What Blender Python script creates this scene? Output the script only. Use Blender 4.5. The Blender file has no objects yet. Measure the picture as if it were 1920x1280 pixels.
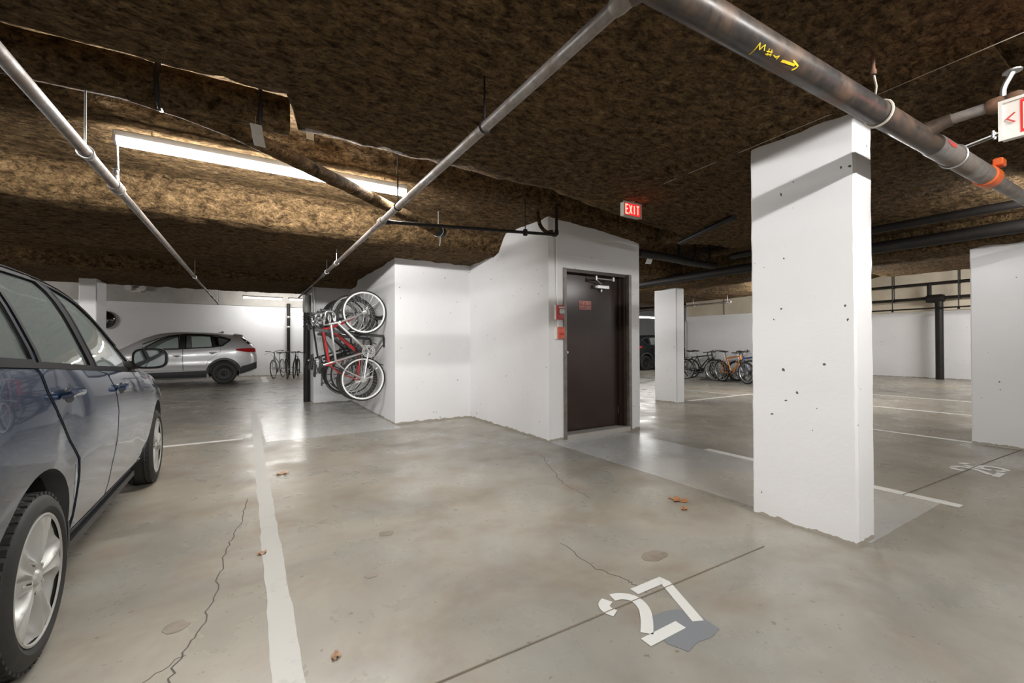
import bpy, bmesh, math, random
from mathutils import Vector, Matrix, noise
from mathutils.geometry import delaunay_2d_cdt
PI = math.pi
random.seed(7)
SC = bpy.context.scene
COL = SC.collection

# ------------------------------------------------------------------ materials
def nd(nt, kind, **kw):
    n = nt.nodes.new(kind)
    for k, v in kw.items():
        if k in n.inputs: n.inputs[k].default_value = v
        else: setattr(n, k, v)
    return n
def new_mat(name):
    m = bpy.data.materials.new(name); m.use_nodes = True
    nt = m.node_tree
    return m, nt, nt.nodes['Principled BSDF']
def setin(b, **kw):
    for k, v in kw.items():
        k = k.replace('_', ' ')
        b.inputs[k].default_value = v
def c4(c): return (c[0], c[1], c[2], 1.0)
def noise_tex(nt, scale, detail=4, rough=.55, dist=0.0, coord=None):
    n = nd(nt, 'ShaderNodeTexNoise')
    n.inputs['Scale'].default_value = scale; n.inputs['Detail'].default_value = detail
    n.inputs['Roughness'].default_value = rough; n.inputs['Distortion'].default_value = dist
    if coord is not None: nt.links.new(coord, n.inputs['Vector'])
    return n
def ramp(nt, fac, stops):
    r = nd(nt, 'ShaderNodeValToRGB')
    e = r.color_ramp.elements
    while len(e) < len(stops): e.new(.5)
    for el, (p, c) in zip(e, stops):
        el.position = p; el.color = c4(c) if len(c) == 3 else c
    nt.links.new(fac, r.inputs['Fac'])
    return r
def mixc(nt, fac, a, b, mode='MIX'):
    m = nd(nt, 'ShaderNodeMix', data_type='RGBA', blend_type=mode)
    for sock, v in ((m.inputs[0], fac), (m.inputs[6], a), (m.inputs[7], b)):
        if hasattr(v, 'is_linked'): nt.links.new(v, sock)
        elif isinstance(v, (int, float)): sock.default_value = v
        else: sock.default_value = c4(v)
    return m.outputs[2]
def bump(nt, b, h, strength=.3, dist=.01):
    n = nd(nt, 'ShaderNodeBump'); n.inputs['Strength'].default_value = strength; n.inputs['Distance'].default_value = dist
    nt.links.new(h, n.inputs['Height']); nt.links.new(n.outputs['Normal'], b.inputs['Normal'])
def wcoord(nt): return nd(nt, 'ShaderNodeNewGeometry').outputs['Position']
def ocoord(nt): return nd(nt, 'ShaderNodeTexCoord').outputs['Object']
def simple(name, col, rough=.5, metal=0.0, coat=0.0, var=.12, scale=8.0, bmp=0.0, spec=.5, bscale=40.):
    m, nt, b = new_mat(name)
    co = ocoord(nt)
    n = noise_tex(nt, scale, 4, .6, 0, co)
    r = ramp(nt, n.outputs['Fac'], [(.3, tuple(x*(1-var) for x in col)), (.7, tuple(min(1, x*(1+var)) for x in col))])
    nt.links.new(r.outputs['Color'], b.inputs['Base Color'])
    setin(b, Roughness=rough, Metallic=metal, Coat_Weight=coat, Coat_Roughness=.03, Specular_IOR_Level=spec)
    if bmp:
        n2 = noise_tex(nt, bscale, 3, .6, 0, co); bump(nt, b, n2.outputs['Fac'], bmp, .004)
    return m
def emit(name, col, strength, base=(.8, .8, .8)):
    m, nt, b = new_mat(name)
    setin(b, Base_Color=c4(base), Emission_Color=c4(col), Emission_Strength=strength, Roughness=.4)
    return m
def glass(name, tint, haze=(.1, .1, .1), amount=.1, gloss_rough=.02):
    m, nt, b = new_mat(name)
    nt.nodes.remove(b)
    out = nt.nodes['Material Output']
    tr = nd(nt, 'ShaderNodeBsdfTransparent'); tr.inputs['Color'].default_value = c4(tint)
    gl = nd(nt, 'ShaderNodeBsdfGlossy'); gl.inputs['Roughness'].default_value = gloss_rough
    gl.inputs['Color'].default_value = (.95, .97, 1, 1)
    fr = nd(nt, 'ShaderNodeFresnel'); fr.inputs['IOR'].default_value = 1.6
    mx = nd(nt, 'ShaderNodeMixShader')
    df = nd(nt, 'ShaderNodeBsdfDiffuse'); df.inputs['Color'].default_value = c4(haze)      # diffuse haze painted in for the glare reflected on the pane
    m0 = nd(nt, 'ShaderNodeMixShader'); m0.inputs[0].default_value = amount
    nt.links.new(tr.outputs[0], m0.inputs[1]); nt.links.new(df.outputs[0], m0.inputs[2])
    nt.links.new(fr.outputs[0], mx.inputs[0]); nt.links.new(m0.outputs[0], mx.inputs[1]); nt.links.new(gl.outputs[0], mx.inputs[2])
    nt.links.new(mx.outputs[0], out.inputs['Surface'])
    return m

def mat_foam():
    m, nt, b = new_mat('sprayed_foam_fireproofing')
    co = wcoord(nt)
    mp = nd(nt, 'ShaderNodeMapping'); mp.inputs['Scale'].default_value = (.75, 1.25, 1)
    nt.links.new(co, mp.inputs['Vector']); v = mp.outputs['Vector']
    big = noise_tex(nt, .7, 3, .5, .3, co)
    mid = noise_tex(nt, 15, 4, .62, .5, v)
    fine = noise_tex(nt, 42, 4, .7, .8, v)
    r1 = ramp(nt, mid.outputs['Fac'], [(.30, (.030, .020, .010)), (.48, (.108, .073, .038)), (.70, (.205, .145, .082))])
    r2 = ramp(nt, fine.outputs['Fac'], [(.32, (.18, .17, .16)), (.46, (.80, .78, .75)), (.66, (1.45, 1.42, 1.32))])
    c = mixc(nt, 1.0, r1.outputs['Color'], r2.outputs['Color'], 'MULTIPLY')
    r3 = ramp(nt, big.outputs['Fac'], [(.35, (.85, .80, .74)), (.65, (1.12, 1.06, 1.0))])
    c = mixc(nt, 1.0, c, r3.outputs['Color'], 'MULTIPLY')
    nt.links.new(c, b.inputs['Base Color'])
    setin(b, Roughness=.95, Specular_IOR_Level=.1)
    ad = nd(nt, 'ShaderNodeMath', operation='MULTIPLY_ADD'); ad.inputs[1].default_value = .45
    nt.links.new(fine.outputs['Fac'], ad.inputs[0]); nt.links.new(mid.outputs['Fac'], ad.inputs[2])
    bump(nt, b, ad.outputs[0], 1.0, .045)
    return m
def mat_wall(name, col=(.80, .80, .815), specks=True):
    m, nt, b = new_mat(name)
    co = wcoord(nt)
    n1 = noise_tex(nt, 1.3, 4, .6, .3, co)
    r = ramp(nt, n1.outputs['Fac'], [(.3, tuple(x*.95 for x in col)), (.7, col)])
    c = r.outputs['Color']
    vo = nd(nt, 'ShaderNodeTexVoronoi'); vo.inputs['Scale'].default_value = 8.5; vo.inputs['Randomness'].default_value = 1
    nw = noise_tex(nt, 22, 2, .5, 0, co)
    ad = nd(nt, 'ShaderNodeMix', data_type='RGBA', blend_type='LINEAR_LIGHT'); ad.inputs[0].default_value = .02
    nt.links.new(co, ad.inputs[6]); nt.links.new(nw.outputs['Color'], ad.inputs[7])
    nt.links.new(ad.outputs[2], vo.inputs['Vector'])
    if specks:
        sz = noise_tex(nt, 3.1, 1, .5, 0, co)
        th = nd(nt, 'ShaderNodeMath', operation='MULTIPLY_ADD'); th.inputs[1].default_value = .17; th.inputs[2].default_value = -.035
        nt.links.new(sz.outputs['Fac'], th.inputs[0])
        lt = nd(nt, 'ShaderNodeMath', operation='LESS_THAN'); nt.links.new(vo.outputs['Distance'], lt.inputs[0]); nt.links.new(th.outputs[0], lt.inputs[1])
        keep = noise_tex(nt, 1.7, 2, .5, 0, co)
        gt = nd(nt, 'ShaderNodeMath', operation='GREATER_THAN'); gt.inputs[1].default_value = .36; nt.links.new(keep.outputs['Fac'], gt.inputs[0])
        ml = nd(nt, 'ShaderNodeMath', operation='MULTIPLY'); nt.links.new(lt.outputs[0], ml.inputs[0]); nt.links.new(gt.outputs[0], ml.inputs[1])
        c = mixc(nt, ml.outputs[0], c, (.09, .085, .08))
    # grime close to the floor
    sp = nd(nt, 'ShaderNodeSeparateXYZ'); nt.links.new(co, sp.inputs[0])
    g = noise_tex(nt, 9, 3, .6, 0, co)
    a = nd(nt, 'ShaderNodeMath', operation='MULTIPLY_ADD'); a.inputs[1].default_value = .07; a.inputs[2].default_value = -.012
    nt.links.new(g.outputs['Fac'], a.inputs[0])
    l2 = nd(nt, 'ShaderNodeMath', operation='LESS_THAN'); nt.links.new(sp.outputs['Z'], l2.inputs[0]); nt.links.new(a.outputs[0], l2.inputs[1])
    c = mixc(nt, l2.outputs[0], c, (.36, .33, .28))
    nt.links.new(c, b.inputs['Base Color'])
    setin(b, Roughness=.55, Specular_IOR_Level=.3)
    n3 = noise_tex(nt, 26, 4, .65, 0, co)
    bump(nt, b, n3.outputs['Fac'], .22, .006)
    return m
def mat_floor(name, base_a, base_b, stain=1.0, rough=(.2, .46)):
    m, nt, b = new_mat(name)
    co = wcoord(nt)
    n1 = noise_tex(nt, .9, 5, .6, .6, co)
    n2 = noise_tex(nt, 2.4, 5, .6, .25, co)
    n3 = noise_tex(nt, .33, 3, .5, .4, co)
    c = ramp(nt, n1.outputs['Fac'], [(.32, base_a), (.62, base_b)]).outputs['Color']
    warm = ramp(nt, n2.outputs['Fac'], [(.25, (1.02, 1.02, 1.02)), (.50, (.97, .94, .90)), (.70, (.84, .75, .67))]).outputs['Color']
    c = mixc(nt, min(1, 1.0*stain), c, warm, 'MULTIPLY')
    grey = ramp(nt, n3.outputs['Fac'], [(.35, (.90, .93, .97)), (.6, (1.03, 1.0, .94))]).outputs['Color']
    c = mixc(nt, .9, c, grey, 'MULTIPLY')
    mp = nd(nt, 'ShaderNodeMapping'); mp.inputs['Scale'].default_value = (.75, 1.9, 1); mp.inputs['Location'].default_value = (3, 1, 0)
    nt.links.new(co, mp.inputs['Vector'])
    n4 = noise_tex(nt, 1.3, 5, .62, .3, mp.outputs['Vector'])
    dk = ramp(nt, n4.outputs['Fac'], [(.25, (1.02, 1.02, 1.02)), (.55, (.94, .92, .89)), (.8, (.70, .65, .59))]).outputs['Color']
    c = mixc(nt, .75*stain, c, dk, 'MULTIPLY')
    sp = noise_tex(nt, 26, 2, .5, 0, co)
    spot = ramp(nt, sp.outputs['Fac'], [(.70, (1, 1, 1)), (.74, (.55, .5, .44))]).outputs['Color']
    c = mixc(nt, .8*stain, c, spot, 'MULTIPLY')
    nt.links.new(c, b.inputs['Base Color'])
    rr = nd(nt, 'ShaderNodeMapRange'); rr.inputs['To Min'].default_value = rough[0]; rr.inputs['To Max'].default_value = rough[1]
    rr.inputs['From Min'].default_value = .3; rr.inputs['From Max'].default_value = .7
    nt.links.new(n2.outputs['Fac'], rr.inputs['Value']); nt.links.new(rr.outputs[0], b.inputs['Roughness'])
    setin(b, Specular_IOR_Level=.5)
    n5 = noise_tex(nt, 14, 5, .6, 0, co); bump(nt, b, n5.outputs['Fac'], .10, .006)
    return m
def mat_pipe(name, base, rust, amount=.5, rough=.38, metal=.7):
    m, nt, b = new_mat(name)
    co = wcoord(nt)
    mp = nd(nt, 'ShaderNodeMapping'); mp.inputs['Scale'].default_value = (1, 1, 1)
    nt.links.new(co, mp.inputs['Vector'])
    n1 = noise_tex(nt, 3.2, 6, .7, .4, co); n2 = noise_tex(nt, 30, 3, .6, .2, co)
    c = ramp(nt, n2.outputs['Fac'], [(.3, tuple(x*.75 for x in base)), (.7, tuple(x*1.2 for x in base))]).outputs['Color']
    f = ramp(nt, n1.outputs['Fac'], [(1-amount-.12, (0, 0, 0)), (1-amount+.1, (1, 1, 1))])
    c = mixc(nt, f.outputs['Color'], c, rust)
    nt.links.new(c, b.inputs['Base Color'])
    inv = nd(nt, 'ShaderNodeMath', operation='MULTIPLY_ADD'); inv.inputs[1].default_value = -.75*metal; inv.inputs[2].default_value = metal
    nt.links.new(f.outputs['Color'], inv.inputs[0]); nt.links.new(inv.outputs[0], b.inputs['Metallic'])
    rr = nd(nt, 'ShaderNodeMath', operation='MULTIPLY_ADD'); rr.inputs[1].default_value = .25; rr.inputs[2].default_value = rough
    nt.links.new(f.outputs['Color'], rr.inputs[0]); nt.links.new(rr.outputs[0], b.inputs['Roughness'])
    bump(nt, b, n2.outputs['Fac'], .12, .003)
    return m
def mat_carpaint(name, col, metal=.35, rough=.32):
    m, nt, b = new_mat(name)
    co = ocoord(nt)
    n = noise_tex(nt, 900, 1, .5, 0, co)
    c = ramp(nt, n.outputs['Fac'], [(.35, tuple(x*.85 for x in col)), (.65, tuple(min(1, x*1.15) for x in col))]).outputs['Color']
    nt.links.new(c, b.inputs['Base Color'])
    setin(b, Metallic=metal, Roughness=rough, Coat_Weight=1.0, Coat_Roughness=.04)
    return m
def mat_markpaint(name, col, worn=.45):
    m, nt, b = new_mat(name)
    co = wcoord(nt)
    n = noise_tex(nt, 7, 6, .7, .4, co)
    c = ramp(nt, n.outputs['Fac'], [(worn-.12, tuple(x*.62 for x in col)), (worn+.06, col)]).outputs['Color']
    nt.links.new(c, b.inputs['Base Color']); setin(b, Roughness=.42)
    return m
M = {}
M['foam'] = mat_foam()
M['wall'] = mat_wall('white_painted_concrete')
M['bare'] = simple('bare_concrete', (.42, .40, .37), .8, var=.12, scale=2, bmp=.3)
M['tan'] = simple('tan_concrete', (.60, .53, .42), .85, var=.12, scale=1.5, bmp=.3)
M['floor'] = mat_floor('polished_garage_floor', (.262, .255, .236), (.385, .372, .338))
M['walk'] = mat_floor('light_grey_floor_paint', (.44, .44, .435), (.50, .497, .485), .35, (.16, .34))
M['line'] = mat_markpaint('white_line_paint', (.72, .72, .69), .36)
M['faded'] = mat_markpaint('faded_line_paint', (.46, .45, .42), .36)
M['stencil'] = mat_markpaint('stencil_paint', (.64, .64, .62), .30)
M['patch'] = mat_markpaint('grey_blackout_paint', (.19, .20, .215), .30)
M['crack'] = simple('crack_dark', (.10, .09, .075), .9)
M['joint'] = simple('joint_dark', (.17, .14, .105), .9)
M['stain'] = mat_markpaint('brown_stain', (.265, .225, .180), .45)
M['steel'] = mat_pipe('bare_steel_pipe', (.30, .28, .27), (.19, .145, .115), .48, .42, .45)
M['bigsteel'] = mat_pipe('dark_mill_steel', (.050, .046, .044), (.135, .080, .048), .44, .34, .35)
M['blackpipe'] = simple('black_iron_pipe', (.013, .011, .010), .55, metal=0, var=.3, spec=.3)
M['rustpipe'] = simple('rusty_iron', (.16, .085, .05), .75, metal=.2, var=.35, scale=25)
M['galv'] = simple('galvanised_steel', (.55, .55, .54), .38, metal=.85, var=.12, scale=30)
M['orange'] = simple('orange_band', (.80, .15, .035), .45)
M['yellow'] = simple('yellow_crayon', (.80, .60, .02), .7)
M['redmark'] = simple('red_mark', (.55, .06, .05), .6)
M['string'] = simple('pale_strap', (.50, .46, .38), .6)
M['foamskin'] = M['foam']
M['paper'] = simple('paper_tag', (.78, .77, .74), .7, var=.04)
M['white_enamel'] = simple('white_enamel', (.80, .80, .78), .35, var=.04)
M['tube'] = emit('fluorescent_tube', (1.0, .985, .95), 14.0)
M['door'] = simple('brown_door_paint', (.032, .017, .013), .20, var=.15, scale=3, bmp=.05, bscale=6)
M['frame'] = simple('worn_door_frame', (.20, .18, .16), .4, metal=.3, var=.25, scale=12)
M['brown'] = simple('dark_frame_paint', (.040, .024, .018), .3, var=.2)
M['aluminium'] = simple('aluminium', (.72, .72, .71), .3, metal=.8, var=.06)
M['chrome'] = simple('chrome', (.82, .82, .83), .12, metal=1.0, var=.04)
M['redplastic'] = simple('red_plastic', (.50, .035, .03), .35, var=.08)
M['redorange'] = simple('orange_red_plastic', (.55, .10, .05), .45, var=.08)
M['signred'] = simple('sign_red', (.34, .045, .035), .45)
M['signpale'] = simple('sign_pale', (.62, .40, .34), .5)
M['exitlit'] = emit('exit_letter_lit', (1.0, .16, .12), 5.5, (.8, .2, .2))
M['exitred'] = emit('exit_panel_red', (1.0, .015, .015), 1.3, (.5, .02, .02))
M['exitcase'] = simple('exit_case', (.52, .48, .43), .5, var=.05)
M['offwhite'] = simple('offwhite_case', (.70, .67, .62), .5, var=.04)
M['rubber'] = simple('tyre_rubber', (.022, .021, .020), .65, var=.25, scale=20, bmp=.1)
M['blackplastic'] = simple('black_plastic', (.020, .020, .021), .42, var=.15)
M['greyplastic'] = simple('dark_grey_cladding', (.045, .045, .047), .5, var=.15)
M['trimblack'] = simple('matt_black_trim', (.010, .010, .011), .75, spec=.12)
M['interior'] = simple('car_interior', (.060, .060, .062), .8, var=.15)
M['seatfab'] = simple('seat_fabric', (.085, .085, .09), .9, var=.2, scale=60)
M['bluepaint'] = mat_carpaint('dark_blue_car_paint', (.012, .030, .072), .28, .24)
M['silverpaint'] = mat_carpaint('silver_car_paint', (.60, .60, .615), .22, .30)
M['blackpaint'] = mat_carpaint('black_car_paint', (.012, .012, .013), .2, .25)
M['seam'] = simple('panel_gap', (.006, .006, .007), .8)
M['carglass'] = glass('car_glass', (.84, .92, .89), (.40, .45, .43), .34)
M['darkglass'] = glass('dark_car_glass', (.30, .31, .31), (.05, .05, .05), .12)
M['blackglass'] = simple('black_glass', (.012, .012, .013), .05, var=.05)
M['mirrorglass'] = simple('mirror_glass', (.40, .43, .43), .04, metal=1.0, var=.01)
M['alloy'] = simple('alloy_wheel', (.44, .44, .42), .45, metal=.3, var=.05)
M['steelwheel'] = simple('black_steel_wheel', (.018, .018, .018), .5, metal=.2)
M['taillight'] = simple('red_lens', (.42, .018, .02), .12, coat=1.0, var=.1)
M['clearlens'] = simple('clear_lens', (.62, .62, .63), .1, coat=1.0, var=.05)
M['scrape'] = simple('scraped_paint', (.36, .37, .38), .7, var=.3, scale=30)
M['leaf'] = simple('dry_leaf', (.34, .15, .06), .8, var=.3, scale=40)
M['leafpale'] = simple('pale_dry_leaf', (.46, .29, .19), .8, var=.25, scale=40)
for k, c, r, mt in (('b_black', (.015, .015, .016), .3, .2), ('b_red', (.50, .025, .03), .28, .1), ('b_silver', (.62, .62, .62), .28, .8), ('b_orange', (.75, .24, .03), .3, .1),
                    ('b_blue', (.035, .075, .28), .3, .2), ('b_grey', (.16, .165, .17), .3, .5), ('b_white', (.75, .75, .74), .3, .0)):
    M[k] = simple('bicycle_' + k[2:], c, r, mt, .6, .05)

# ------------------------------------------------------------------ mesh helpers
class MB:
    def __init__(s): s.v = []; s.f = []; s.m = []
    def add(s, vs, fs, mi=0):
        o = len(s.v); s.v += [tuple(p) for p in vs]; s.f += [tuple(i + o for i in f) for f in fs]; s.m += [mi]*len(fs); return s
    def box(s, a, b, mi=0, mat=None):
        x0, y0, z0 = a; x1, y1, z1 = b
        vs = [(x0, y0, z0), (x1, y0, z0), (x1, y1, z0), (x0, y1, z0), (x0, y0, z1), (x1, y0, z1), (x1, y1, z1), (x0, y1, z1)]
        if mat: vs = [mat @ Vector(p) for p in vs]
        return s.add(vs, [(0, 3, 2, 1), (4, 5, 6, 7), (0, 1, 5, 4), (1, 2, 6, 5), (2, 3, 7, 6), (3, 0, 4, 7)], mi)
    def cbox(s, c, d, mi=0, bev=0.0):
        """box about a centre, with chamfered edges in plan when bev > 0"""
        if not bev: return s.box([c[i]-d[i]/2 for i in range(3)], [c[i]+d[i]/2 for i in range(3)], mi)
        x, y, z = (q/2 for q in d); e = bev
        rings = []
        for zz, ins in ((-z, e), (-z+e, 0), (z-e, 0), (z, e)):
            X, Y = x-ins, y-ins
            rings.append([(c[0]+px, c[1]+py, c[2]+zz) for px, py in ((-X+e, -Y), (X-e, -Y), (X, -Y+e), (X, Y-e), (X-e, Y), (-X+e, Y), (-X, Y-e), (-X, -Y+e))])
        return s.loft(rings, True, True, mi=mi)
    def loft(s, rings, cap0=False, cap1=False, close=True, mi=0, wrap=False):
        n = len(rings[0]); vs = [p for r in rings for p in r]; fs = []
        R = len(rings)
        for i in range(R if wrap else R-1):
            for j in range(n if close else n-1):
                a = i*n+j; b = i*n+(j+1) % n; i2 = (i+1) % R
                fs.append((a, b, i2*n+(j+1) % n, i2*n+j))
        if cap0: fs.append(tuple(reversed(range(n))))
        if cap1: fs.append(tuple((R-1)*n+j for j in range(n)))
        return s.add(vs, fs, mi)
    def tube(s, pts, r, seg=10, cap=True, mi=0, closed=False):
        P = [Vector(p) for p in pts]; n = len(P)
        rs = r if isinstance(r, (list, tuple)) else [r]*n
        T = []
        for i in range(n):
            a = P[(i-1) % n] if (closed or i > 0) else P[i]; b = P[(i+1) % n] if (closed or i < n-1) else P[i]
            d = (b-a); T.append(d.normalized() if d.length > 1e-9 else Vector((0, 0, 1)))
        up = Vector((0, 0, 1)) if abs(T[0].z) < .9 else Vector((1, 0, 0))
        nrm = (up - T[0]*up.dot(T[0])).normalized(); rings = []
        for i in range(n):
            if i: nrm = (nrm - T[i]*nrm.dot(T[i])); nrm = nrm.normalized() if nrm.length > 1e-6 else T[i].orthogonal().normalized()
            bi = T[i].cross(nrm)
            k = 1.0
            if 0 < i < n-1 or closed:
                a = (P[i]-P[i-1]).normalized() if (P[i]-P[i-1]).length > 1e-9 else T[i]; k = 1/max(.5, a.dot(T[i]))
            rings.append([P[i]+(nrm*math.cos(2*PI*j/seg)+bi*math.sin(2*PI*j/seg))*rs[i] for j in range(seg)])
        return s.loft(rings, cap and not closed, cap and not closed, mi=mi, wrap=closed)
    def cyl(s, a, b, r, seg=16, mi=0, r2=None): return s.tube([a, b], [r, r if r2 is None else r2], seg, True, mi)
    def lathe(s, prof, axis='Z', c=(0, 0, 0), seg=32, mi=0, closed=False):
        rings = []
        for j in range(seg):
            t = 2*PI*j/seg; ring = []
            for r, h in prof:
                p = {'Z': (r*math.cos(t), r*math.sin(t), h), 'X': (h, r*math.cos(t), r*math.sin(t)), 'Y': (r*math.sin(t), h, r*math.cos(t))}[axis]
                ring.append((p[0]+c[0], p[1]+c[1], p[2]+c[2]))
            rings.append(ring)
        return s.loft(rings, close=closed, mi=mi, wrap=True)
    def prism(s, poly, z0, z1, mi=0, f=None):
        n = len(poly); f = f or (lambda x, y, z: (x, y, z))
        vs = [f(x, y, z0) for x, y in poly] + [f(x, y, z1) for x, y in poly]
        fs = [tuple(reversed(range(n))), tuple(range(n, 2*n))] + [(i, (i+1) % n, n+(i+1) % n, n+i) for i in range(n)]
        return s.add(vs, fs, mi)
    def ribbon(s, pts, w, z0, z1, mi=0, f=None, closed=False):
        """a flat stroke of width w along a 2-D polyline, from height z0 to z1"""
        P = [Vector((p[0], p[1])) for p in pts]; n = len(P); L = []; R = []
        for i in range(n):
            a = P[i-1] if i else (P[-1] if closed else P[0]); b = P[i+1] if i < n-1 else (P[0] if closed else P[-1])
            d1 = (P[i]-a); d2 = (b-P[i])
            if d1.length < 1e-9: d1 = d2
            if d2.length < 1e-9: d2 = d1
            d1.normalize(); d2.normalize(); t = (d1+d2).normalized(); nn = Vector((-t.y, t.x)); k = min(1.6, 1/max(.3, t.dot(d1)))
            ww = (w[i] if isinstance(w, (list, tuple)) else w)
            L.append(P[i]+nn*ww/2*k); R.append(P[i]-nn*ww/2*k)
        f = f or (lambda x, y, z: (x, y, z)); rings = []
        for l, r in zip(L, R): rings.append([f(l.x, l.y, z0), f(r.x, r.y, z0), f(r.x, r.y, z1), f(l.x, l.y, z1)])
        return s.loft(rings, not closed, not closed, mi=mi, wrap=closed)
    def mesh(s, name, mats, ang=35):
        me = bpy.data.meshes.new(name); me.from_pydata(s.v, [], s.f)
        for m in (mats if isinstance(mats, (list, tuple)) else [mats]): me.materials.append(m)
        if any(s.m): me.polygons.foreach_set('material_index', s.m)
        bm = bmesh.new(); bm.from_mesh(me); bmesh.ops.recalc_face_normals(bm, faces=bm.faces); bm.to_mesh(me); bm.free()
        if ang is None: me.shade_flat()
        else:
            me.shade_smooth(); me.set_sharp_from_angle(angle=math.radians(ang))
        return me
def link(name, me, parent=None, loc=None, rot=None):
    o = bpy.data.objects.new(name, me); COL.objects.link(o)
    if parent: o.parent = parent
    if loc: o.location = loc
    if rot: o.rotation_euler = rot
    return o
def obj(name, mb, mats, parent=None, loc=None, rot=None, ang=35, label=None):
    o = link(name, mb.mesh(name, mats, ang), parent, loc, rot)
    if label: o['label'] = label
    return o
def tag(o, label, cat, group=None):
    o['label'] = label; o['category'] = cat
    if group: o['group'] = group
    return o
def thing(name, label, cat, loc=(0, 0, 0), rotz=0, group=None):
    o = bpy.data.objects.new(name, None); COL.objects.link(o); o.empty_display_size = .1
    o.location = loc; o.rotation_euler = (0, 0, rotz)
    return tag(o, label, cat, group)
def struct(name, mb, mats, parent=None, ang=35):
    o = obj(name, mb, mats, parent, ang=ang)
    if not parent: o['kind'] = 'structure'
    return o
def copy_tree(o, parent=None):
    c = o.copy(); COL.objects.link(c)
    if parent: c.parent = parent
    for ch in list(o.children): copy_tree(ch, c)
    return c
def catmull(pts, n=6, closed=False):
    P = [Vector(p) for p in pts]; out = []; N = len(P)
    for i in range(N if closed else N-1):
        if closed: a, b, c, d = P[i-1], P[i], P[(i+1) % N], P[(i+2) % N]
        else: a, b, c, d = P[max(i-1, 0)], P[i], P[i+1], P[min(i+2, N-1)]
        for k in range(n):
            t = k/n
            out.append(.5*((2*b)+(c-a)*t+(2*a-5*b+4*c-d)*t*t+(3*b-a-3*c+d)*t**3))
    if not closed: out.append(P[-1])
    return [tuple(p) for p in out]
def round_path(pts, r=.05, n=5):
    P = [Vector(p) for p in pts]; out = [P[0]]
    for i in range(1, len(P)-1):
        a = (P[i-1]-P[i]); b = (P[i+1]-P[i]); d = min(r, a.length*.45, b.length*.45)
        A = P[i]+a.normalized()*d; B = P[i]+b.normalized()*d
        for k in range(n+1):
            t = k/n; out.append(A*(1-t)**2+P[i]*2*t*(1-t)+B*t*t)
    out.append(P[-1]); return out
def interp(tab, x):
    if x <= tab[0][0]: return tab[0][1]
    if x >= tab[-1][0]: return tab[-1][1]
    for i in range(len(tab)-1):
        x0, y0 = tab[i]; x1, y1 = tab[i+1]
        if x <= x1:
            m = []
            for k in (i, i+1):                                  # monotone cubic slopes
                if k == 0 or k == len(tab)-1:
                    j = 0 if k == 0 else len(tab)-2; m.append((tab[j+1][1]-tab[j][1])/(tab[j+1][0]-tab[j][0]))
                else:
                    s0 = (tab[k][1]-tab[k-1][1])/(tab[k][0]-tab[k-1][0]); s1 = (tab[k+1][1]-tab[k][1])/(tab[k+1][0]-tab[k][0])
                    m.append(0 if s0*s1 <= 0 else 2*s0*s1/(s0+s1))
            h = x1-x0; t = (x-x0)/h
            return (2*t**3-3*t**2+1)*y0+(t**3-2*t**2+t)*h*m[0]+(-2*t**3+3*t**2)*y1+(t**3-t**2)*h*m[1]
STROKES = {  # letters as strokes in a 1 x 1.5 cell
 'E': [[(1, 1.5), (0, 1.5), (0, 0), (1, 0)], [(0, .78), (.85, .78)]], 'X': [[(0, 0), (1, 1.5)], [(0, 1.5), (1, 0)]], 'I': [[(.5, 0), (.5, 1.5)]], 'T': [[(0, 1.5), (1, 1.5)], [(.5, 1.5), (.5, 0)]],
 'F': [[(1, 1.5), (0, 1.5), (0, 0)], [(0, .78), (.8, .78)]], 'R': [[(0, 0), (0, 1.5), (.8, 1.5), (1, 1.3), (1, .98), (.8, .75), (0, .75)], [(.5, .75), (1, 0)]],
 'D': [[(0, 0), (0, 1.5), (.65, 1.5), (1, 1.15), (1, .35), (.65, 0), (0, 0)]], 'O': [[(.25, 0), (0, .3), (0, 1.2), (.25, 1.5), (.75, 1.5), (1, 1.2), (1, .3), (.75, 0), (.25, 0)]],
 'K': [[(0, 0), (0, 1.5)], [(1, 1.5), (0, .7)], [(.3, .9), (1, 0)]], 'P': [[(0, 0), (0, 1.5), (.8, 1.5), (1, 1.3), (1, .95), (.8, .72), (0, .72)]],
 'C': [[(1, 1.2), (.75, 1.5), (.25, 1.5), (0, 1.2), (0, .3), (.25, 0), (.75, 0), (1, .3)]], 'L': [[(0, 1.5), (0, 0), (1, 0)]],
 'S': [[(1, 1.25), (.75, 1.5), (.25, 1.5), (0, 1.25), (0, 1), (.25, .8), (.75, .7), (1, .5), (1, .25), (.75, 0), (.25, 0), (0, .25)]], '<': [[(.8, 1.25), (.1, .75), (.8, .25)]]}
def text_mb(txt, w, h, gap, stroke, f, z0, z1):
    mb = MB(); x = 0
    for ch in txt:
        for st in STROKES.get(ch, []): mb.ribbon([(x+px*w, py*h/1.5) for px, py in st], stroke, z0, z1, f=f)
        x += w+gap
    return mb
# ------------------------------------------------------------------ camera
def make_camera():
    yaw, pitch, roll = .54919833, .00742689, -.0037156
    F = Vector((math.sin(yaw)*math.cos(pitch), math.cos(yaw)*math.cos(pitch), math.sin(pitch)))
    r = F.cross(Vector((0, 0, 1))).normalized(); u = r.cross(F)
    c, s = math.cos(roll), math.sin(roll)
    R, U = c*r+s*u, -s*r+c*u
    cam = bpy.data.cameras.new('camera'); o = bpy.data.objects.new('camera', cam); COL.objects.link(o)
    cam.sensor_width = 36; cam.lens = 818.14/1920*36; cam.clip_start = .05; cam.clip_end = 200
    o.matrix_world = Matrix(((R.x, U.x, -F.x, 0), (R.y, U.y, -F.y, 0), (R.z, U.z, -F.z, 1.2), (0, 0, 0, 1)))
    SC.camera = o
make_camera()

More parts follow.
